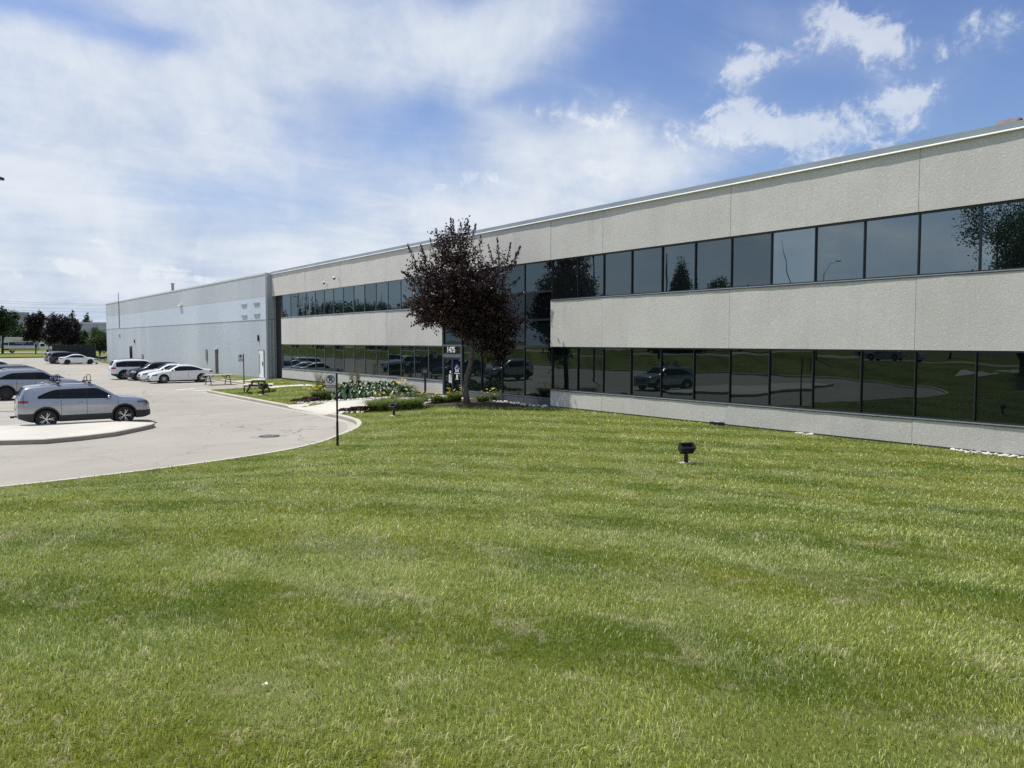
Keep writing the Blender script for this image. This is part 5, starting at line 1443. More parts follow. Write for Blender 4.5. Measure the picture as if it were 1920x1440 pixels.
    def side(s, x0, x1, zl, zu, sd, off=.006, nu=18, nv=5):
        zl = zl if callable(zl) else (lambda x, v=zl: v); zu = zu if callable(zu) else (lambda x, v=zu: v)
        def fn(a, b):
            x = x0 + (x1 - x0) * a; z = zl(x) + (zu(x) - zl(x)) * b
            return (x, sd * (s.hw(x, z) + off), z)
        return MB().grid(fn, nu, nv)
    def over(s, x0, x1, yf, off=.006, nu=10, nv=14, ysc=None):
        """strip across the top surface; yf(a) half width"""
        def fn(a, b):
            x = x0 + (x1 - x0) * a; y = (2 * b - 1) * yf(x)
            dz = (s.zsurf(x + .02, y) - s.zsurf(x - .02, y)) / .04
            n = Vector((-dz, 0, 1)).normalized()
            return (x + n.x * off, y, s.zsurf(x, y) + n.z * off)
        return MB().grid(fn, nu, nv)

def wheel_meshes(rw, style, rimmat):
    t = MB(); w = .115
    t.lathe([(rw - .115, -w * .85), (rw - .03, -w), (rw, -w * .72), (rw, w * .72), (rw - .03, w), (rw - .115, w * .85)], 36, 'y')
    r = MB(); ri = rw - .105
    r.lathe([(ri + .012, -w * .95), (ri, -w * .98), (ri - .02, -w * .80), (ri - .03, w * .4), (.0, w * .4)], 36, 'y')
    ns, sw = style
    for k in range(ns):
        a = 2 * math.pi * k / ns
        c, q = math.cos(a), math.sin(a)
        for dl in ((-1, 1) if sw < 0 else (0,)):
            ww = abs(sw)
            a2 = a + dl * .17
            p0 = Vector((c * .045, -w * .72, q * .045)); p1 = Vector((math.cos(a2) * (ri - .005), -w * .88, math.sin(a2) * (ri - .005)))
            t_ = Vector((-math.sin(a2), 0, math.cos(a2)))
            r.add([p0 - t_ * ww, p0 + t_ * ww, p1 + t_ * ww * .8, p1 - t_ * ww * .8, p0 - t_ * ww + Vector((0, .05, 0)), p0 + t_ * ww + Vector((0, .05, 0)), p1 + t_ * ww + Vector((0, .06, 0)), p1 - t_ * ww + Vector((0, .06, 0))],
                  [(0, 1, 2, 3), (0, 4, 5, 1), (1, 5, 6, 2), (2, 6, 7, 3), (3, 7, 4, 0)], 1)
    r.lathe([(0, -w * .80), (.05, -w * .78), (.065, -w * .6)], 16, 'y', mi=1)
    return t.mesh('wheel', MT['tyre'], sharp=35), r.mesh('rim', [MT['alloy_dark'], rimmat], sharp=35)

def build_car(name, label, cat, group, c, paint, spec):
    root = empty(name, (0, 0, 0), 0, label, cat, group)
    key = spec['key'] + paint
    if key not in MESHES: MESHES[key] = c.body([MT[paint], MT['trim']])
    body = link(bpy.data.objects.new('body', MESHES[key]), root)
    gw = {}
    for (x0, x1) in spec['side_windows']:
        zl = lambda x: c.zbelt(x) + .035
        def zu(x, x0=x0, x1=x1):
            return max(c.zbelt(x) + .04, min(c.ztop(x) - c.rk * .62 - .03, spec['win_top'](x)))
        for sd in (-1, 1):
            c.side(x0, x1, zl, zu, sd, .006).build('window', MT['carglass'], root, smooth=True)
    sw_ = spec['side_windows']
    for (a0, a1), (b0, b1) in zip(sw_[:-1], sw_[1:]):
        for sd in (-1, 1):
            c.side(a1 - .01, b0 + .01, lambda x: c.zbelt(x) + .03, lambda x: min(c.ztop(x) - c.rk * .62 - .025, spec['win_top'](x) + .005), sd, .004, 3, 6).build('pillar_trim', MT['trim'], root, smooth=True)
    if spec.get('cladding'):
        zc = spec['cladding']
        for (x0, x1, dz) in ((-c.L / 2 + .012, c.xr - c.rw - .06, .10), (c.xr + c.rw + .06, c.xf - c.rw - .06, 0), (c.xf + c.rw + .06, c.L / 2 - .012, .06)):
            for sd in (-1, 1): c.side(x0, x1, lambda x: c.zbot(x) + .005, zc + dz, sd, .012, 10, 4).build('cladding', MT['trim'], root, smooth=True)
    for nm_, (x0, x1, yk) in spec['glass'].items():
        c.over(x0, x1, lambda x: max(.2, (c.hw(x, c.ztop(x)) - c.rk * 1.25) * yk), .007).build(nm_, MT['carglass'], root, smooth=True)
    for nm_, mat, (x0, x1, zl, zu) in spec['lamps']:
        for sd in (-1, 1): c.side(x0, x1, zl, zu, sd, .008, 10, 4).build(nm_, MT[mat], root, smooth=True)
    # seams, sills, handles, mirrors
    for x in spec['seams']:
        for sd in (-1, 1):
            m = c.side(x - .006, x + .006, spec['seam_z'], lambda q: c.zbelt(q) + .0, sd, .003, 1, 10); m.build('door_seam', MT['dark'], root)
    for x in spec['handles']:
        for sd in (-1, 1):
            z = c.zbelt(x) - .10; y = sd * (c.hw(x, z) + .018)
            m = MB(); m.tube([(x - .10, y - sd * .02, z), (x - .07, y, z), (x + .07, y, z), (x + .10, y - sd * .02, z)], .013, 6); m.build('handle', MT[spec.get('handle_mat', paint)], root, smooth=True)
    xm = spec['mirror']
    for sd in (-1, 1):
        z = c.zbelt(xm) + .09; y = sd * (c.hw(xm, z) + .12)
        m = MB(); m.lathe([(0, -.055), (.05, -.05), (.075, -.02), (.08, .02), (.06, .05), (0, .06)], 12, 'x', (0, 0, 0)); m.v = [(xm + v[0] * 1.1, y + v[1] * 1.5, z + v[2]) for v in m.v]
        m.tube([(xm + .02, sd * (c.hw(xm, z) - .02), z - .05), (xm, y, z - .03)], .02, 6); m.build('mirror', MT[paint], root, smooth=True)
    if spec.get('arch'):
        for xw in (c.xr, c.xf):
            for sd in (-1, 1):
                m = MB(); r0, r1 = c.rw + .052, c.rw + .115
                vs, fs = [], []
                N = 24
                for q in range(N + 1):
                    a = math.pi * (-.10 + 1.20 * q / N)
                    for rr, of in ((r0, .0), (r0, .016), (r1, .012), (r1, -.01)):
                        x = xw + rr * math.cos(a); z = max(c.zbot(x) + .02, c.rw + .012 + rr * math.sin(a)); vs.append((x, sd * (c.hw(x, z) + of), z))
                for q in range(N):
                    for j in range(3): fs.append((q * 4 + j, q * 4 + j + 1, q * 4 + j + 5, q * 4 + j + 4))
                m.add(vs, fs); m.build('arch_trim', MT['trim'], root, smooth=True)
    tm, rm = wheel_meshes(c.rw, spec['rim'], MT[spec.get('rim_mat', 'alloy')])
    for xw in (c.xr, c.xf):
        for sd in (-1, 1):
            w = link(bpy.data.objects.new('wheel', tm), root); w.location = (xw, sd * (c.W / 2 * c.plan(xw) - .125), c.rw + .002)
            if sd > 0: w.rotation_euler = (0, 0, math.pi)
            link(bpy.data.objects.new('rim', rm), w)
    # fascia: grille, plates, lower intake
    Lh = c.L / 2
    m = MB(); zg0, zg1 = spec['grille']; wg = spec.get('grille_w', .45)
    m.grid(lambda a, b: (nose_x(c, (2 * a - 1) * wg, zg0 + (zg1 - zg0) * b) + .008, (2 * a - 1) * wg, zg0 + (zg1 - zg0) * b), 8, 3); m.build('grille', MT['trim'], root, smooth=True)
    m = MB(); m.grid(lambda a, b: (nose_x(c, (2 * a - 1) * .62, .24 + .16 * b) + .008, (2 * a - 1) * .62, .24 + .16 * b), 8, 3); m.build('lower_intake', MT['trim'], root, smooth=True)
    zp = spec.get('plate_z', .78)
    m = MB(); m.box((-Lh - .012 - spec.get('tail_in', 0), -.16, zp - .08), (-Lh + .05, .16, zp + .08)); m.build('licence_plate', MT['sign_white'], root)
    m = MB(); m.tube([(-Lh + .14, 0, c.zbot(-Lh + .1) + .02), (-Lh + .14, .0, c.zbot(-Lh + .1) - .02)], .01, 6)
    if spec.get('rails'):
        x0, x1 = spec['rails']
        for sd in (-1, 1):
            m = MB(); pts = []
            for t in np.linspace(0, 1, 9):
                x = x0 + (x1 - x0) * t; y = c.hw(x, c.ztop(x) - .05) - .16; pts.append((x, sd * y, c.zsurf(x, y) + (.05 if 0 < t < 1 else -.005)))
            m.tube(pts, .02, 7); m.build('roof_rail', MT[spec.get('rail_mat', 'galv')], root, smooth=True)
    return root

def nose_x(c, y, z):
    """front surface x at (y,z): walk back from the nose until inside the body"""
    x = c.L / 2
    for _ in range(90):
        if z <= c.ztop(x) - .01 and abs(y) <= c.hw(x, z) and z >= c.zbot(x): return x
        x -= .01
    return x

def put(o, x, y, rz=0.0, z=LOT):
    o.location = (x, y, z); o.rotation_euler = (0, 0, rz); return o

# SUV in the foreground (and its twin)
suv = Car(4.62, 1.86, 1.71, 2.70, .365, -1.40,
          [(-2.31, .60), (-2.30, 1.02), (-2.25, 1.20), (-2.17, 1.40), (-2.09, 1.56), (-2.02, 1.625), (-1.8, 1.66), (-1.2, 1.70), (-.5, 1.71), (.05, 1.69), (.34, 1.63), (.54, 1.53), (.84, 1.34), (1.08, 1.185), (1.20, 1.145), (1.6, 1.105), (2.0, 1.04), (2.17, .97), (2.25, .86), (2.28, .66), (2.31, .50)],
          [(-2.31, 1.08), (-1.6, 1.13), (-.8, 1.105), (.6, 1.065), (1.1, 1.04), (2.31, .94)], [(-2.31, .42), (-2.0, .30), (-1.8, .25), (1.9, .25), (2.1, .28), (2.31, .34)], .27, .0, .14)
SUV = dict(key='suv', side_windows=[(-1.66, -.90), (-.885, -.03), (-.01, .84)], win_top=lambda x: 1.49 + .03 * math.cos(x * 1.3) if x > -1.0 else 1.50 - .46 * (-x - 1.0) ** 1.5,
           glass={'windscreen': (.40, 1.04, .97), 'rear_window': (-2.22, -2.06, .93)}, lamps=[('tail_light', 'red_lamp', (-2.285, -1.97, lambda x: 1.02 - .04 * max(0, -x - 2.1), lambda x: 1.10)), ('headlight', 'lamp_dark', (1.78, 2.24, lambda x: .86 - .10 * max(0, x - 2.1), lambda x: min(.95, c_top(suv, x)))), ('bumper_reflector', 'red_lamp', (-2.26, -2.15, .52, .56))],
           seams=[-.90, -.02, 1.08], seam_z=.50, handles=[-1.10, -.26], mirror=.74, cladding=.50, arch=True, rim=(5, -.013), grille=(.62, .80), rails=(-1.55, .35), plate_z=.84)
def c_top(c, x): return c.ztop(x) - .06
a = build_car('parked_suv', 'silver SUV with bike carriers on its roof beside the concrete island', 'SUV', 'cars in the near stalls', suv, 'silver', SUV)
put(a, 4.72, 34.13); a.scale = (.98, .98, .965)
# roof bars with upright carriers
for x in (-.95, .12):
    m = MB(); zz = suv.ztop(x) + .09
    m.box((x - .035, -.66, zz - .015), (x + .035, .66, zz + .02)); m.build('roof_bar', MT['galv'], a)
    for sd in (-1, 1):
        m = MB(); m.box((x - .05, sd * .62 - .04, zz - .09), (x + .05, sd * .62 + .04, zz - .016)); m.build('bar_foot', MT['trim'], a)
for x, y, k in ((-.92, -.36, 1.0), (.14, -.30, 1.0), (-.92, .30, .85)):
    zz = suv.ztop(x) + .11
    m = MB(); pts = [(x - .065, y, zz)] + [(x - .065 * math.cos(t), y + .01, zz + .19 * k + .07 * k * math.sin(t)) for t in np.linspace(0, math.pi, 9)] + [(x + .065, y, zz)]
    m.tube(pts, .013, 7); m.tube([(x - .16, y + .05, zz + .02), (x - .14, y + .05, zz + .16), (x - .06, y + .05, zz + .18), (x - .05, y + .05, zz)], .018, 7)
    m.build('bike_carrier', MT['black'], a, smooth=True)
    m = MB(); m.box((x - .24, y - .05, zz - .02), (x + .10, y + .05, zz + .02)); m.build('carrier_tray', MT['black'], a)
m = MB(); m.tube([(-2.28, 0.0, .46), (-2.42, 0.0, .44)], .035, 8); m.box((-2.50, -.05, .40), (-2.38, .05, .48)); m.build('tow_hitch', MT['trim'], a)
b = build_car('parked_suv', 'pale silver SUV cut by the left edge, behind the one with bike carriers', 'SUV', 'cars in the near stalls', suv, 'silver2', dict(SUV, rim_mat='alloy_dark'))
put(b, 4.60, 51.2)
mid = Car(4.75, 1.90, 1.72, 2.75, .37, -1.38,
          [(-2.375, .60), (-2.36, .95), (-2.30, 1.12), (-2.20, 1.34), (-2.08, 1.54), (-1.95, 1.63), (-1.3, 1.70), (-.4, 1.72), (.15, 1.69), (.50, 1.60), (.85, 1.38), (1.20, 1.14), (1.33, 1.08), (1.8, 1.03), (2.1, .95), (2.25, .85), (2.34, .70), (2.375, .5)],
          [(-2.375, 1.03), (-.8, 1.04), (1.1, .99), (2.375, .9)], [(-2.375, .42), (-2.0, .28), (1.95, .26), (2.375, .36)], .24, .0, .13)
MID = dict(key='mid', side_windows=[(-1.98, -1.12), (-1.08, -.10), (-.05, .92)], win_top=lambda x: 1.56 if x > -1.2 else 1.56 - .22 * (-x - 1.2) ** 1.6,
           glass={'windscreen': (.56, 1.17, .97), 'rear_window': (-2.27, -2.04, .93)}, lamps=[('tail_light', 'red_lamp', (-2.35, -2.02, .90, 1.06)), ('headlight', 'lamp', (1.80, 2.30, .74, lambda x: min(.88, c_top(mid, x))))],
           seams=[-1.10, -.07, 1.14], seam_z=.40, handles=[-1.28, -.30], mirror=.80, cladding=.40, arch=True, rim=(5, -.022), grille=(.60, .80), rails=(-1.8, .2), plate_z=.88)
o = build_car('parked_suv', 'dark SUV whose roof just shows above the pale silver one', 'SUV', 'cars in the near stalls', mid, 'darkcar', MID); put(o, 4.7, 58.3)
# row beside the warehouse
sed = Car(4.68, 1.82, 1.43, 2.80, .335, -1.42,
          [(-2.34, .55), (-2.32, .80), (-2.27, .95), (-2.18, 1.03), (-1.80, 1.065), (-1.55, 1.12), (-1.05, 1.31), (-.65, 1.405), (-.2, 1.43), (.15, 1.405), (.50, 1.29), (.95, 1.04), (1.08, .985), (1.55, .93), (1.95, .84), (2.18, .74), (2.27, .63), (2.32, .50), (2.34, .42)],
          [(-2.34, .92), (-1.2, .935), (.3, .91), (1.1, .89), (2.34, .78)], [(-2.34, .36), (-2.0, .22), (1.95, .19), (2.2, .20), (2.34, .26)], .30, .20, .12)
SED = dict(key='sed', side_windows=[(-1.50, -.42), (-.38, .78)], win_top=lambda x: 1.295 if x > -.5 else 1.295 - .25 * (-x - .5) ** 1.5,
           glass={'windscreen': (.30, .98, .97), 'rear_window': (-1.66, -.82, .94)}, lamps=[('tail_light', 'red_lamp', (-2.31, -2.02, .80, .93)), ('headlight', 'lamp_dark', (1.85, 2.25, .60, lambda x: min(.72, c_top(sed, x))))],
           seams=[-.40, .92], seam_z=.30, handles=[-.62], mirror=.66, arch=False, rim=(10, .014), grille=(.42, .60), plate_z=.72, grille_w=.34)
hat = Car(4.30, 1.79, 1.53, 2.62, .33, -1.25,
          [(-2.15, .55), (-2.13, .90), (-2.06, 1.06), (-1.92, 1.22), (-1.72, 1.38), (-1.5, 1.455), (-.9, 1.515), (-.3, 1.53), (.15, 1.49), (.45, 1.39), (.90, 1.10), (1.08, 1.02), (1.5, .955), (1.85, .86), (2.02, .74), (2.10, .60), (2.15, .42)],
          [(-2.15, 1.02), (-1.0, .985), (.4, .935), (1.1, .90), (2.15, .8)], [(-2.15, .38), (-1.8, .24), (1.8, .21), (2.15, .28)], .28, .24, .12)
HAT = dict(key='hat', side_windows=[(-1.55, -1.02), (-.98, -.22), (-.18, .76)], win_top=lambda x: 1.39 if x > -.8 else 1.39 - .22 * (-x - .8) ** 1.5,
           glass={'windscreen': (.30, 1.0, .97), 'rear_window': (-2.0, -1.62, .92)}, lamps=[('tail_light', 'red_lamp', (-2.12, -1.84, .86, 1.02)), ('headlight', 'lamp', (1.60, 2.05, .66, lambda x: min(.80, c_top(hat, x))))],
           seams=[-1.0, -.20, 1.0], seam_z=.30, handles=[-1.18, -.40], mirror=.70, arch=False, rim=(5, -.02), grille=(.42, .60), plate_z=.85)
GW = 'cars parked nose-out beside the warehouse'
NO = math.pi
o = build_car('parked_car', 'white coupe with dark windows, nearest of the row by the warehouse', 'car', GW, sed, 'whitecar', SED); put(o, 15.62, 64.2, NO)
o = build_car('parked_car', 'white sedan, second of the row by the warehouse', 'car', GW, sed, 'whitecar', dict(SED, side_windows=[(-1.5, -1.0), (-.96, -.12), (-.08, .80)], seams=[-.98, -.10, .94], handles=[-1.1, -.32], rim=(5, -.02))); put(o, 15.5, 66.95, NO)
o = build_car('parked_car', 'charcoal hatchback between the white cars by the warehouse', 'car', GW, hat, 'darkcar', HAT); put(o, 14.95, 69.75, NO)
o = build_car('parked_suv', 'white SUV with red tail lights facing out, last of the row by the warehouse', 'SUV', GW, mid, 'whitecar', MID); put(o, 14.35, 72.5, 0)
# far row
GF = 'cars in the far row of the lot'
o = build_car('parked_car', 'white sedan with black wheels, nearest of the far row', 'car', GF, sed, 'whitecar', dict(SED, rim_mat='alloy_dark')); put(o, 16.35, 122.3, 0)
o = build_car('parked_suv', 'dark navy SUV behind the white sedan of the far row', 'SUV', GF, mid, 'bluecar', MID); put(o, 15.5, 125.6, 0)
o = build_car('parked_suv', 'grey SUV, hindmost visible of the far row', 'SUV', GF, mid, 'greycar', MID); put(o, 15.3, 128.6, 0)
o = build_car('parked_car', 'black car whose roof peeks out behind the grey SUV', 'car', GF, hat, 'darkcar', HAT); put(o, 17.4, 131.6, 0)

# pickups left of the picture, mirrored in the low windows; a car on the street
pick = Car(5.75, 1.98, 1.86, 3.55, .40, -1.80,
           [(-2.875, .75), (-2.86, 1.08), (-2.82, 1.16), (-1.0, 1.17), (-.72, 1.19), (-.66, 1.45), (-.58, 1.74), (-.4, 1.83), (.2, 1.86), (.6, 1.83), (.85, 1.72), (1.3, 1.30), (1.42, 1.24), (2.2, 1.19), (2.62, 1.12), (2.78, .98), (2.85, .7), (2.875, .5)],
           [(-2.875, 1.15), (2.0, 1.12), (2.875, 1.05)], [(-2.875, .55), (-2.3, .40), (2.3, .36), (2.875, .42)], .22, .42, .12)
PICK = dict(key='pick', side_windows=[(-.50, .28), (.33, 1.12)], win_top=lambda x: 1.70, glass={'windscreen': (.92, 1.30, .97)}, lamps=[('tail_light', 'red_lamp', (-2.86, -2.68, .86, 1.10)), ('headlight', 'lamp', (2.50, 2.84, .84, 1.02))],
            seams=[-.60, .30, 1.30], seam_z=.50, handles=[-.35, .48], mirror=1.10, arch=True, rim=(5, -.03), grille=(.70, 1.02), grille_w=.55, plate_z=.70)
GM = 'vehicles seen mirrored in the ground-floor windows'
o = build_car('pickup_truck', 'pale pickup mirrored in the low windows left of the door', 'pickup', GM, pick, 'whitecar', PICK); put(o, 3.6, 70.0)
o = build_car('pickup_truck', 'dark pickup mirrored right behind the pale one', 'pickup', GM, pick, 'bluecar', PICK); put(o, 3.3, 66.6)
o = build_car('passing_car', 'silver car on the street mirrored in the right low windows', 'car', GM, sed, 'silver2', SED); put(o, -29.0, 36.6, math.pi / 2, H(-29, 36) + .03)

# moving truck on the far road
t = at_d(53, 661, 186); t.z = 0.02
tr = empty('moving_truck', t, 0, 'white moving truck with a navy stripe and yellow skirt on the far road', 'truck')
Lb = 8.3
def tx(px): return (px - 12) / (98 - 12) * 10.6 - 5.3
bx0, bx1 = tx(12), tx(71.5)
m = MB(); m.box((bx0, -1.25, .95), (bx1, 1.25, 3.75)); bd = m.build('cargo_box', MT['whitecar'], tr)
bm_ = bmesh.new(); bm_.from_mesh(bd.data); bmesh.ops.bevel(bm_, geom=bm_.edges[:], offset=.08, segments=2, affect='EDGES'); bm_.to_mesh(bd.data); bm_.free()
def dec(px0, px1, z0, z1, mat, y=-1.256):
    m = MB(); m.box((tx(px0), y, z0), (tx(px1), y + .005, z1)); m.build('decal', MT[mat], tr)
dec(23, 64, 1.75, 2.55, 'truck_blue'); dec(12.6, 22, 1.85, 2.45, 'truck_blue'); dec(32, 54, 2.80, 3.02, 'truck_tan', -1.258); dec(27, 32, 3.05, 3.15, 'truck_tan'); dec(62, 66, 2.6, 3.0, 'truck_blue', -1.258); dec(57, 62, 3.0, 3.15, 'truck_blue')
for k in range(8): dec(33 + k * 2.1, 34.6 + k * 2.1, 2.24, 2.40, 'sign_grey', -1.262)
dec(44, 47, 1.72, 1.92, 'sign_grey', -1.262)
m = MB(); m.box((tx(23), -1.22, .55), (tx(71), -1.16, 1.25)); m.build('side_skirt', MT['truck_yellow'], tr)
m = MB(); m.box((bx0, -1.0, .6), (bx1, 1.0, .94)); m.build('chassis', MT['trim'], tr)
cab = Car(3.3, 2.2, 2.35, 2.0, .45, -1.0, [(-1.65, 2.2), (-1.6, 2.3), (-.9, 2.35), (-.5, 2.28), (-.1, 1.62), (0.1, 1.55), (.9, 1.45), (1.35, 1.32), (1.55, 1.1), (1.65, .7)], [(-1.65, 1.45), (1.65, 1.3)], [(-1.65, .6), (1.65, .5)], .16, .0, .13)
cb = MB(); cs = [cab.section(x) for x in np.linspace(-1.65, 1.65, 30)]; k_ = len(cs[0]); w_ = 2 * k_ - 2
for x, sc in zip(np.linspace(-1.65, 1.65, 30), cs): cb.v += [(x, -y, z) for y, z in sc] + [(x, y, z) for y, z in sc[1:-1]][::-1]
for i in range(29):
    for j in range(w_): cb.f.append((i * w_ + j, i * w_ + (j + 1) % w_, (i + 1) * w_ + (j + 1) % w_, (i + 1) * w_ + j)); cb.m.append(0)
cb.f += [tuple(range(w_)), tuple(29 * w_ + j for j in range(w_ - 1, -1, -1))]; cb.m += [0, 0]
cbo = cb.build('cab', MT['whitecar'], tr, sharp=40); cbo.location = (tx(85), 0, .05)
for sd in (-1, 1):
    g = cab.side(-1.25, -.35, lambda x: cab.zbelt(x) + .04, lambda x: min(2.12, cab.ztop(x) - .12), sd, .01).build('window', MT['carglass'], cbo, smooth=True)
cab.over(-.46, -.08, lambda x: .85, .01).build('windscreen', MT['carglass'], cbo, smooth=True)
tmw, rmw = wheel_meshes(.48, (5, -.03), MT['alloy'])
for x in (bx0 + 2.0, tx(90)):
    for sd in (-1, 1):
        w = link(bpy.data.objects.new('wheel', tmw), tr); w.location = (x, sd * 1.02, .48); link(bpy.data.objects.new('rim', rmw), w)
        if sd > 0: w.rotation_euler = (0, 0, math.pi)
# ------------------------------------------------------------------ signs, lights, tables, posts, background
def text_obj(body, size, mat, parent, loc, rot, name='lettering', bold=0.0, sx=1.0):
    o = bpy.data.objects.new(name, text_mesh(body, size, mat, name, bold, .0012)); link(o, parent)
    o.location = loc; o.rotation_euler = rot; o.scale = (sx, 1, 1); return o
def ring(m, cx, cz, r0, r1, y0, y1, n=36):
    for k in range(n):
        a, b = 2 * math.pi * k / n, 2 * math.pi * (k + 1) / n
        P = [(cx + r * math.cos(t), y, cz + r * math.sin(t)) for t in (a, b) for r in (r0, r1) for y in (y0, y1)]
        m.add([P[0], P[2], P[6], P[4], P[1], P[3], P[7], P[5]], [(0, 1, 2, 3), (1, 5, 6, 2), (0, 3, 7, 4)])
def parking_sign(px, py, ptop, rz, label, plate_px):
    g = on_ground(px, py)
    d = g.x * SH + g.y * CH
    hh = at_d(px, ptop, d).z - g.z
    e = empty('no_parking_sign', (g.x, g.y, g.z), rz, label, 'sign', 'no-parking signs on thin posts')
    m = MB(); m.box((-.028, -.02, -.2), (.028, .02, hh)); m.build('post', MT['black'], e)
    m = MB(); m.box((-.036, .0205, -.2), (.036, .045, hh * .33)); m.build('post_sleeve', MT['black'], e)
    pw = plate_px * d / F_PX
    x0, x1 = -.035 - pw, -.03
    zt = hh - .03
    cx = (x0 + x1) / 2; rr = pw * .40
    m = MB(); m.box((x0, -.032, zt - pw * 1.02), (x1, -.026, zt)); p = m.build('symbol_plate', MT['sign_white'], e)
    cz = zt - pw * .48
    m = MB(); ring(m, cx, cz, rr * .83, rr, -.035, -.033)
    s = math.sin(math.pi / 4); w = rr * .09
    m.add([(cx - rr * .85 * s - w, -.0345, cz + rr * .85 * s - w), (cx - rr * .85 * s + w, -.0345, cz + rr * .85 * s + w), (cx + rr * .85 * s + w, -.0345, cz - rr * .85 * s + w), (cx + rr * .85 * s - w, -.0345, cz - rr * .85 * s - w)], [(0, 1, 2, 3)])
    m.build('ring', MT['sign_black'], p)
    text_obj('P', rr * 1.75, MT['sign_black'], p, (cx + rr * .05, -.0335, cz), (math.pi / 2, 0, 0), 'letter', .006)
    z1 = zt - pw * 1.04
    m = MB(); m.box((x0, -.032, z1 - pw * .27), (x1, -.026, z1)); p = m.build('red_plate', MT['red'], e)
    text_obj('FIRE ROUTE', pw * .19, MT['sign_white'], p, (cx, -.034, z1 - pw * .135), (math.pi / 2, 0, 0), 'lettering', .002, .88)
    z2 = z1 - pw * .29
    m = MB(); m.box((x0 + .01, -.032, z2 - pw * .27), (x1, -.026, z2)); p = m.build('small_plate', MT['sign_grey'], e)
    return e
parking_sign(633, 836, 700, -THETA + R(14), 'no-parking sign with red fire route plate on a thin black post at the lawn edge', 19.0)
parking_sign(458, 736.5, 663.5, -THETA + R(16), 'smaller no-parking sign on a black post by the picnic tables', 8.6)

def flood(px, py, sc, rz, label):
    g = on_ground(px, py)
    e = empty('floodlight', (g.x, g.y, g.z), rz, label, 'floodlight', 'black floodlights on the lawn'); e.scale = (sc,) * 3
    m = MB(); m.box((-.17, -.11, -.06), (.17, .11, .03)); m.build('footing', MT['walk'], e)
    m = MB(); m.lathe([(0.055, .0), (0.055, .16), (.05, .20), (0, .20)], 14, 'z', (0.02, 0, .03)); m.tube([(.02, 0, .2), (.02, 0, .27)], .035, 10); m.build('stem', MT['black'], e, sharp=40)
    T = Matrix.Translation((0.02, 0, .37)) @ Matrix.Rotation(R(36), 4, 'X') @ Matrix.Rotation(R(0), 4, 'Z')
    m = MB()
    o_, i_ = .2, .15
    hx, hy = .20, .11
    # open-fronted tapered housing
    fr = [(-hx, -hy, .13), (hx, -hy, .13), (hx, hy, .13), (-hx, hy, .13)]; fi = [(-hx + .045, -hy + .035, .128), (hx - .045, -hy + .035, .128), (hx - .045, hy - .035, .128), (-hx + .045, hy - .035, .128)]
    bk = [(-hx * .85, -hy * .8, -.09), (hx * .85, -hy * .8, -.09), (hx * .85, hy * .8, -.09), (-hx * .85, hy * .8, -.09)]; ii = [(a * .8, b * .8, .05) for a, b, c in fi]
    vs = [T @ Vector(v) for v in fr + fi + bk + ii]
    fs = [(i, (i + 1) % 4, 4 + (i + 1) % 4, 4 + i) for i in range(4)] + [(i, 8 + i, 8 + (i + 1) % 4, (i + 1) % 4) for i in range(4)] + [(8, 11, 10, 9)] + [(4 + i, 4 + (i + 1) % 4, 12 + (i + 1) % 4, 12 + i) for i in range(4)]
    m.add(vs, fs); hd = m.build('housing', MT['black'], e)
    m = MB(); m.add([vs[12], vs[13], vs[14], vs[15]], [(0, 1, 2, 3)]); m.build('lens', MT['carglass'], hd)
    return e
# the heads face the wall: tilt axis turned so the open side looks up and towards the building
flood(1285, 869, .86, -THETA + R(14), 'nearest floodlight, alone in the middle of the lawn')
flood(738, 780, .95, -THETA + R(-42), 'floodlight in front of the fountain grasses')
flood(492.5, 741, 1.25, -THETA + R(-42), 'farthest floodlight, beside the picnic tables')
g = on_x(1345, 799, D - .16)
e = empty('ground_fixture', (g.x, g.y, H(g.x, g.y)), 0, 'low black box fixture at the foot of the wall', 'ground light')
m = MB(); m.box((-.10, -.24, -.05), (.08, .24, .11)); m.build('box', MT['black'], e); m = MB(); m.box((-.085, -.12, .111), (.05, .12, .13)); m.build('cover', MT['sign_grey'], e)

def picnic(loc, rz, label, L=1.85, dark=False):
    e = empty('picnic_table', loc, rz, label, 'picnic table', 'wooden picnic tables')
    tm_, fm = MT['wood_pale'], MT['wood_dark']
    m = MB()
    for k in range(5): m.box((-L / 2, -.37 + k * .15, .72), (L / 2, -.37 + k * .15 + .14, .76))
    m.build('table_top', tm_, e)
    for sd in (-1, 1):
        m = MB()
        for k in range(2): y = sd * (.62 + k * .14); m.box((-L / 2, y - .065, .43), (L / 2, y + .065, .47))
        m.build('bench', tm_, e)
    for x in (-L * .36, L * .36):
        m = MB(); m.box((x - .045, -.78, .36), (x - .005, .78, .425)); m.box((x - .045, -.36, .65), (x - .005, .36, .715)); m.build('cross_beam', fm, e)
        for sd in (-1, 1):
            m = MB(); a, b = Vector((x + .02, sd * .25, .715)), Vector((x + .02, sd * .68, 0)); w = Vector((0, .05, 0)); t = Vector((.02, 0, 0))
            m.add([a - w - t, a + w - t, b + w - t, b - w - t, a - w + t, a + w + t, b + w + t, b - w + t], [(0, 1, 2, 3), (4, 7, 6, 5), (0, 4, 5, 1), (1, 5, 6, 2), (2, 6, 7, 3), (3, 7, 4, 0)]); m.build('leg', fm, e)
        m = MB(); s = -1 if x > 0 else 1
        m.tube([(x, 0, .40), (x + s * .42, 0, .70)], .03, 6); m.build('brace', fm, e)
    return e
p = on_z(409, 721.5, LOT); picnic((p.x, p.y, LOT + .004), R(2), 'long-side-on picnic table on the asphalt beside the white coupe', 2.0)
p = on_ground(485, 735.5); picnic((p.x, p.y, p.z + .012), R(90) - THETA + R(18), 'end-on dark picnic table on the small lawn pad', 1.7)
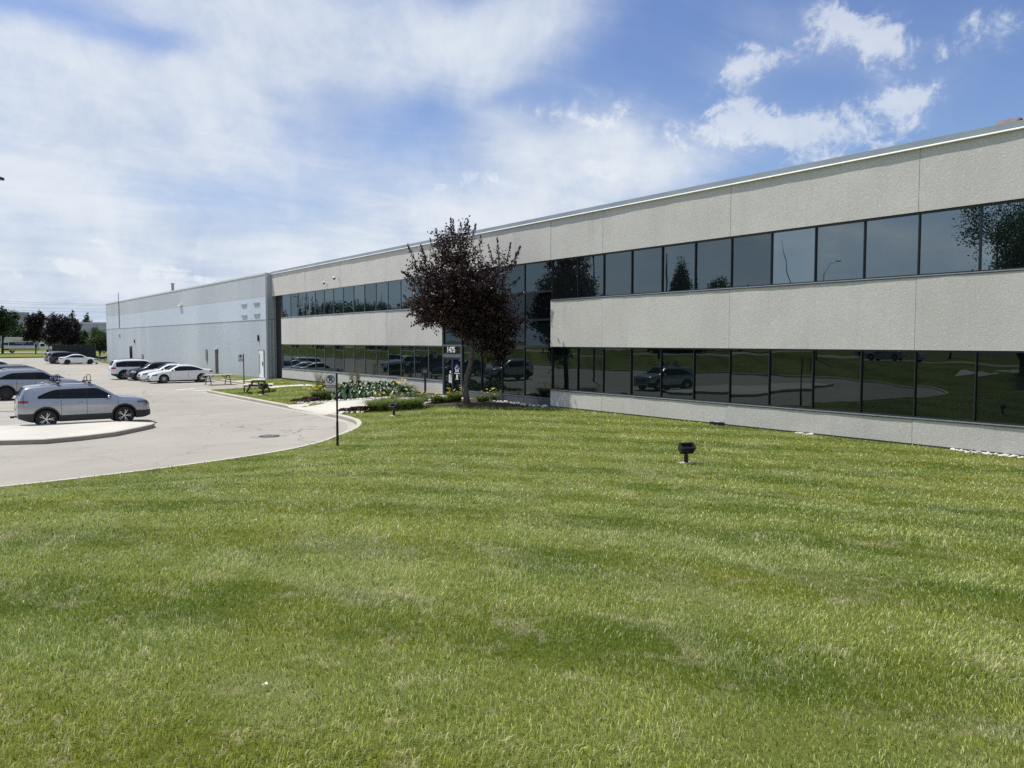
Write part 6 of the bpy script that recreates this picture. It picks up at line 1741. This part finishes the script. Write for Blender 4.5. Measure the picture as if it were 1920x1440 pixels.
p = on_z(192, 677, LOT); picnic((p.x, p.y, LOT + .004), R(60), 'distant dark picnic table at the far corner of the warehouse', 1.7)

# black post with a box (intercom) by the walk
g = on_ground(797.5, 746); d = g.x * SH + g.y * CH
hh = at_d(797, 690, d).z - g.z
e = empty('intercom_post', (g.x, g.y, g.z), -THETA, 'black post with a square box on top beside the door walk', 'post')
m = MB(); m.box((-.05, -.05, -.1), (.05, .05, hh - .3)); m.build('post', MT['black'], e)
m = MB(); m.box((-.155, -.10, hh - .31), (.155, .10, hh)); bx = m.build('box', MT['black'], e)
m = MB(); m.box((-.10, -.106, hh - .24), (.10, -.101, hh - .08)); m.build('face_plate', MT['frame_side'], bx)
g = on_ground(473, 705); e = empty('gooseneck_pipe', (g.x, g.y, g.z), 0, 'small grey gooseneck vent pipe at the warehouse foot', 'pipe')
m = MB(); m.tube([(0, 0, -.1), (0, 0, .55), (-.03, 0, .66), (-.13, 0, .70), (-.22, 0, .64), (-.23, 0, .55)], .05, 8); m.build('pipe', MT['galv'], e, smooth=True)
# litter on the lawn: pale scraps
for (px, py, s, lab) in ((497, 1301, .013, 'white scrap of paper on the near lawn, left of centre'), (572, 722.5, .14, 'white slab lying on the small lawn before the panels')):
    g = on_ground(px, py); m = MB()
    rr = random.Random(px)
    m.grid(lambda a, b: ((a - .5) * s * 2, (b - .5) * s * 1.2, s * .25 + s * .35 * math.sin(a * 5) * math.cos(b * 4)), 5, 4)
    o = m.build('paper_scrap', MT['white'], None, smooth=True); o.location = (g.x, g.y, g.z + (.03 if s < .1 else .01)); tag(o, lab, 'litter')

# lot lamp: only the tip of the head reaches into the picture
tip = at_d(3.5, 335, 36)
e = empty('lamp_post', (tip.x - CH * 1.35, tip.y + SH * 1.35, LOT), 0, 'tall dark parking lot lamp with its head tip at the left edge', 'lamp post')
hz = tip.z - LOT
m = MB(); m.tube([(0, 0, 0), (0, 0, hz + .02)], [.11, .075], 12); m.build('pole', MT['black'], e, smooth=True)
m = MB(); m.tube([(0, 0, hz - .05), (CH * .7, -SH * .7, hz)], .04, 8); m.build('arm', MT['black'], e)
T = Matrix.Rotation(-THETA, 4, 'Z')
m = MB(); m.box((.55, -.18, hz - .05), (1.35, .18, hz + .07), mat=T); hd = m.build('lamp_head', MT['black'], e)
m = MB(); m.box((.62, -.14, hz - .06), (1.28, .14, hz - .051), mat=T); m.build('lens', MT['lamp'], hd)

# street lamp and utility poles mirrored in the upper windows
def upole(px, x, h, tee, label, lean=0.0):
    y = mpos(px, x); z = H(x, y) if y < 170 else 0
    e = empty('utility_pole', (x, y, z), 0, label, 'utility pole', 'utility poles seen mirrored in the windows')
    k = .45 if lean else 1.0
    m = MB(); m.tube([(0, 0, -.3), (lean * .5, lean, h)], [.17 * k, .10 * k], 10); m.build('pole', MT['galv' if lean else 'wood_dark'], e, smooth=True)
    if tee:
        m = MB(); m.box((-.06, -1.2, h - .45), (.06, 1.2, h - .32)); a = m.build('crossarm', MT['wood_dark'], e)
        m = MB()
        for k in (-1.05, -.5, .5, 1.05): m.lathe([(0.03, 0), (.06, .06), (.05, .16), (0, .2)], 8, 'z', (0, k, h - .32))
        m.build('insulators', MT['galv'], a, smooth=True)
    return e
upole(556, -40, 15.5, True, 'first T-shaped pole mirrored in the far left upper window')
upole(573, -40, 15.3, True, 'second T-shaped pole mirrored in the far left upper window')
upole(718, -38, 13.0, False, 'plain pole mirrored left of the plum tree')
upole(1239, -24, 12.0, False, 'tall pole mirrored left of the pointed conifer')
upole(1512, -24.5, 11.6, False, 'leaning pole mirrored beside the street lamp', 2.4)
x = -23; y = mpos(1530, x); e = empty('street_lamp', (x, y, H(x, y)), 0, 'cobra-head street lamp mirrored in the right upper windows', 'street lamp')
m = MB(); m.tube([(0, 0, 0), (0, 0, 7.6)], [.10, .07], 10); m.build('pole', MT['galv'], e, smooth=True)
m = MB(); m.tube([(0, 0, 7.3), (0, -.25, 7.9), (0, -.9, 8.5), (0, -1.7, 8.75)], .035, 8); m.build('arm', MT['galv'], e, smooth=True)
m = MB(); m.lathe([(0, -.35), (.09, -.3), (.13, 0), (.10, .3), (0, .35)], 10, 'y', (0, -2.0, 8.78)); m.build('lamp_head', MT['galv'], e, smooth=True)

# power lines across the far sky
PW = 'power lines across the sky at the far left'
for k, (ya, yb, lab) in enumerate(((553.5, 561, 'topmost thin power line over the far trees'), (560.5, 560.5, 'second thin power line over the far trees'), (573.8, 572.5, 'third, lower power line over the far trees'), (567.5, 569, 'faint power line between the second and third'))):
    d = 250 + k * 8
    A_, B_ = at_d(-260, ya - 8, d), at_d(520, yb + 6, d)
    m = MB(); m.tube([A_.lerp(B_, t) - Vector((0, 0, 1)) * (2.2 * 4 * t * (1 - t)) for t in np.linspace(0, 1, 24)], .032, 5)
    tag(m.build('power_line', MT['cable'], None, smooth=True), lab, 'power line', PW)

# fence and far buildings
fp0, fp1 = Vector((14.6, 134.5)), Vector((20.2, 133.0))
e = empty('privacy_fence', (fp0.x, fp0.y, -.45), math.atan2(fp1.y - fp0.y, fp1.x - fp0.x), 'dark mesh privacy fence at the far corner of the warehouse', 'fence')
fl = (fp1 - fp0).length
m = MB(); m.box((0, -.01, .05), (fl, .01, 2.75)); m.build('mesh_panel', MT['fence'], e)
for t in np.linspace(0, 1, 4):
    m = MB(); m.tube([(fl * t, -.05, 0), (fl * t, -.05, 2.8)], .03, 8); m.build('post', MT['black'], e, smooth=True)
for z in (.95, 1.9): m = MB(); m.box((0, -.05, z), (fl, -.012, z + .05)); m.build('rail', MT['black'], e)
def bg_build(name, px0, px1, d, ytop, dep, mat, label, band=None, roofline=.4):
    a, b = at_d(px0, 640, d), at_d(px1, 640, d); zt = at_d((px0 + px1) / 2, ytop, d).z
    e = empty(name, (a.x, a.y, 0), -THETA, label, 'building', 'buildings far beyond the lot')
    w = (b - a).length
    m = MB(); m.box((0, 0, -.4), (w, dep, zt)); m.build('wall', MT[mat], e)
    m = MB(); m.box((-.15, -.15, zt + .002), (w + .15, dep + .15, zt + roofline)); m.build('roof', MT['bldg_pale'], e)
    if band:
        for (z0, z1) in band:
            n = max(2, int(w / 3))
            for k in range(n):
                m = MB(); m.box((w * (k + .06) / n, -.04, z0), (w * (k + .94) / n, -.002, z1)); m.build('window', MT['glass'], e)
    return e
bg_build('far_office_building', -40, 44, 300, 587, 4, 'bldg_grey', 'tall grey block behind the big green tree', [(3, 5)])
bg_build('far_warehouse', 46, 104, 285, 622, 5, 'bldg_pale', 'low pale gabled shed between the purple maples', [(1, 2.2)])
bg_build('far_warehouse', 92, 152, 240, 630, 5, 'bldg_grey', 'low dark grey block standing in for shade and parked trucks behind the far row of cars', [(.6, 1.8)])  # added block that stands for dark shade and parked trucks
bg_build('far_office_building', 140, 330, 205, 607, 50, 'bldg_grey', 'long flat grey building with a dark window band behind the pale tree', [(4.55, 5.1), (1.0, 2.4)])
# distant tree line that reads as one mass
r = np.random.default_rng(8)
lob = []
for a in np.arange(-62, 70, 1.1):
    az = THETA + R(a); dd = 430 + r.uniform(-25, 25)
    hh = r.uniform(5, 9.5); lob.append(((dd * math.sin(az), dd * math.cos(az), hh * .45), (r.uniform(4, 7), r.uniform(4, 7), hh * .55), 1))
V, T = crown_leaves(lob, 19, .09, 7, 1.3, .9, (.8, 1.8), .2, .4, .6)
o = link(bpy.data.objects.new('distant_trees', quads_mesh('distant_trees', V, MT['leaf_green'], T))); tag(o, 'low dark line of distant trees on the horizon', 'trees', None, 'stuff')
bpy.context.view_layer.update()
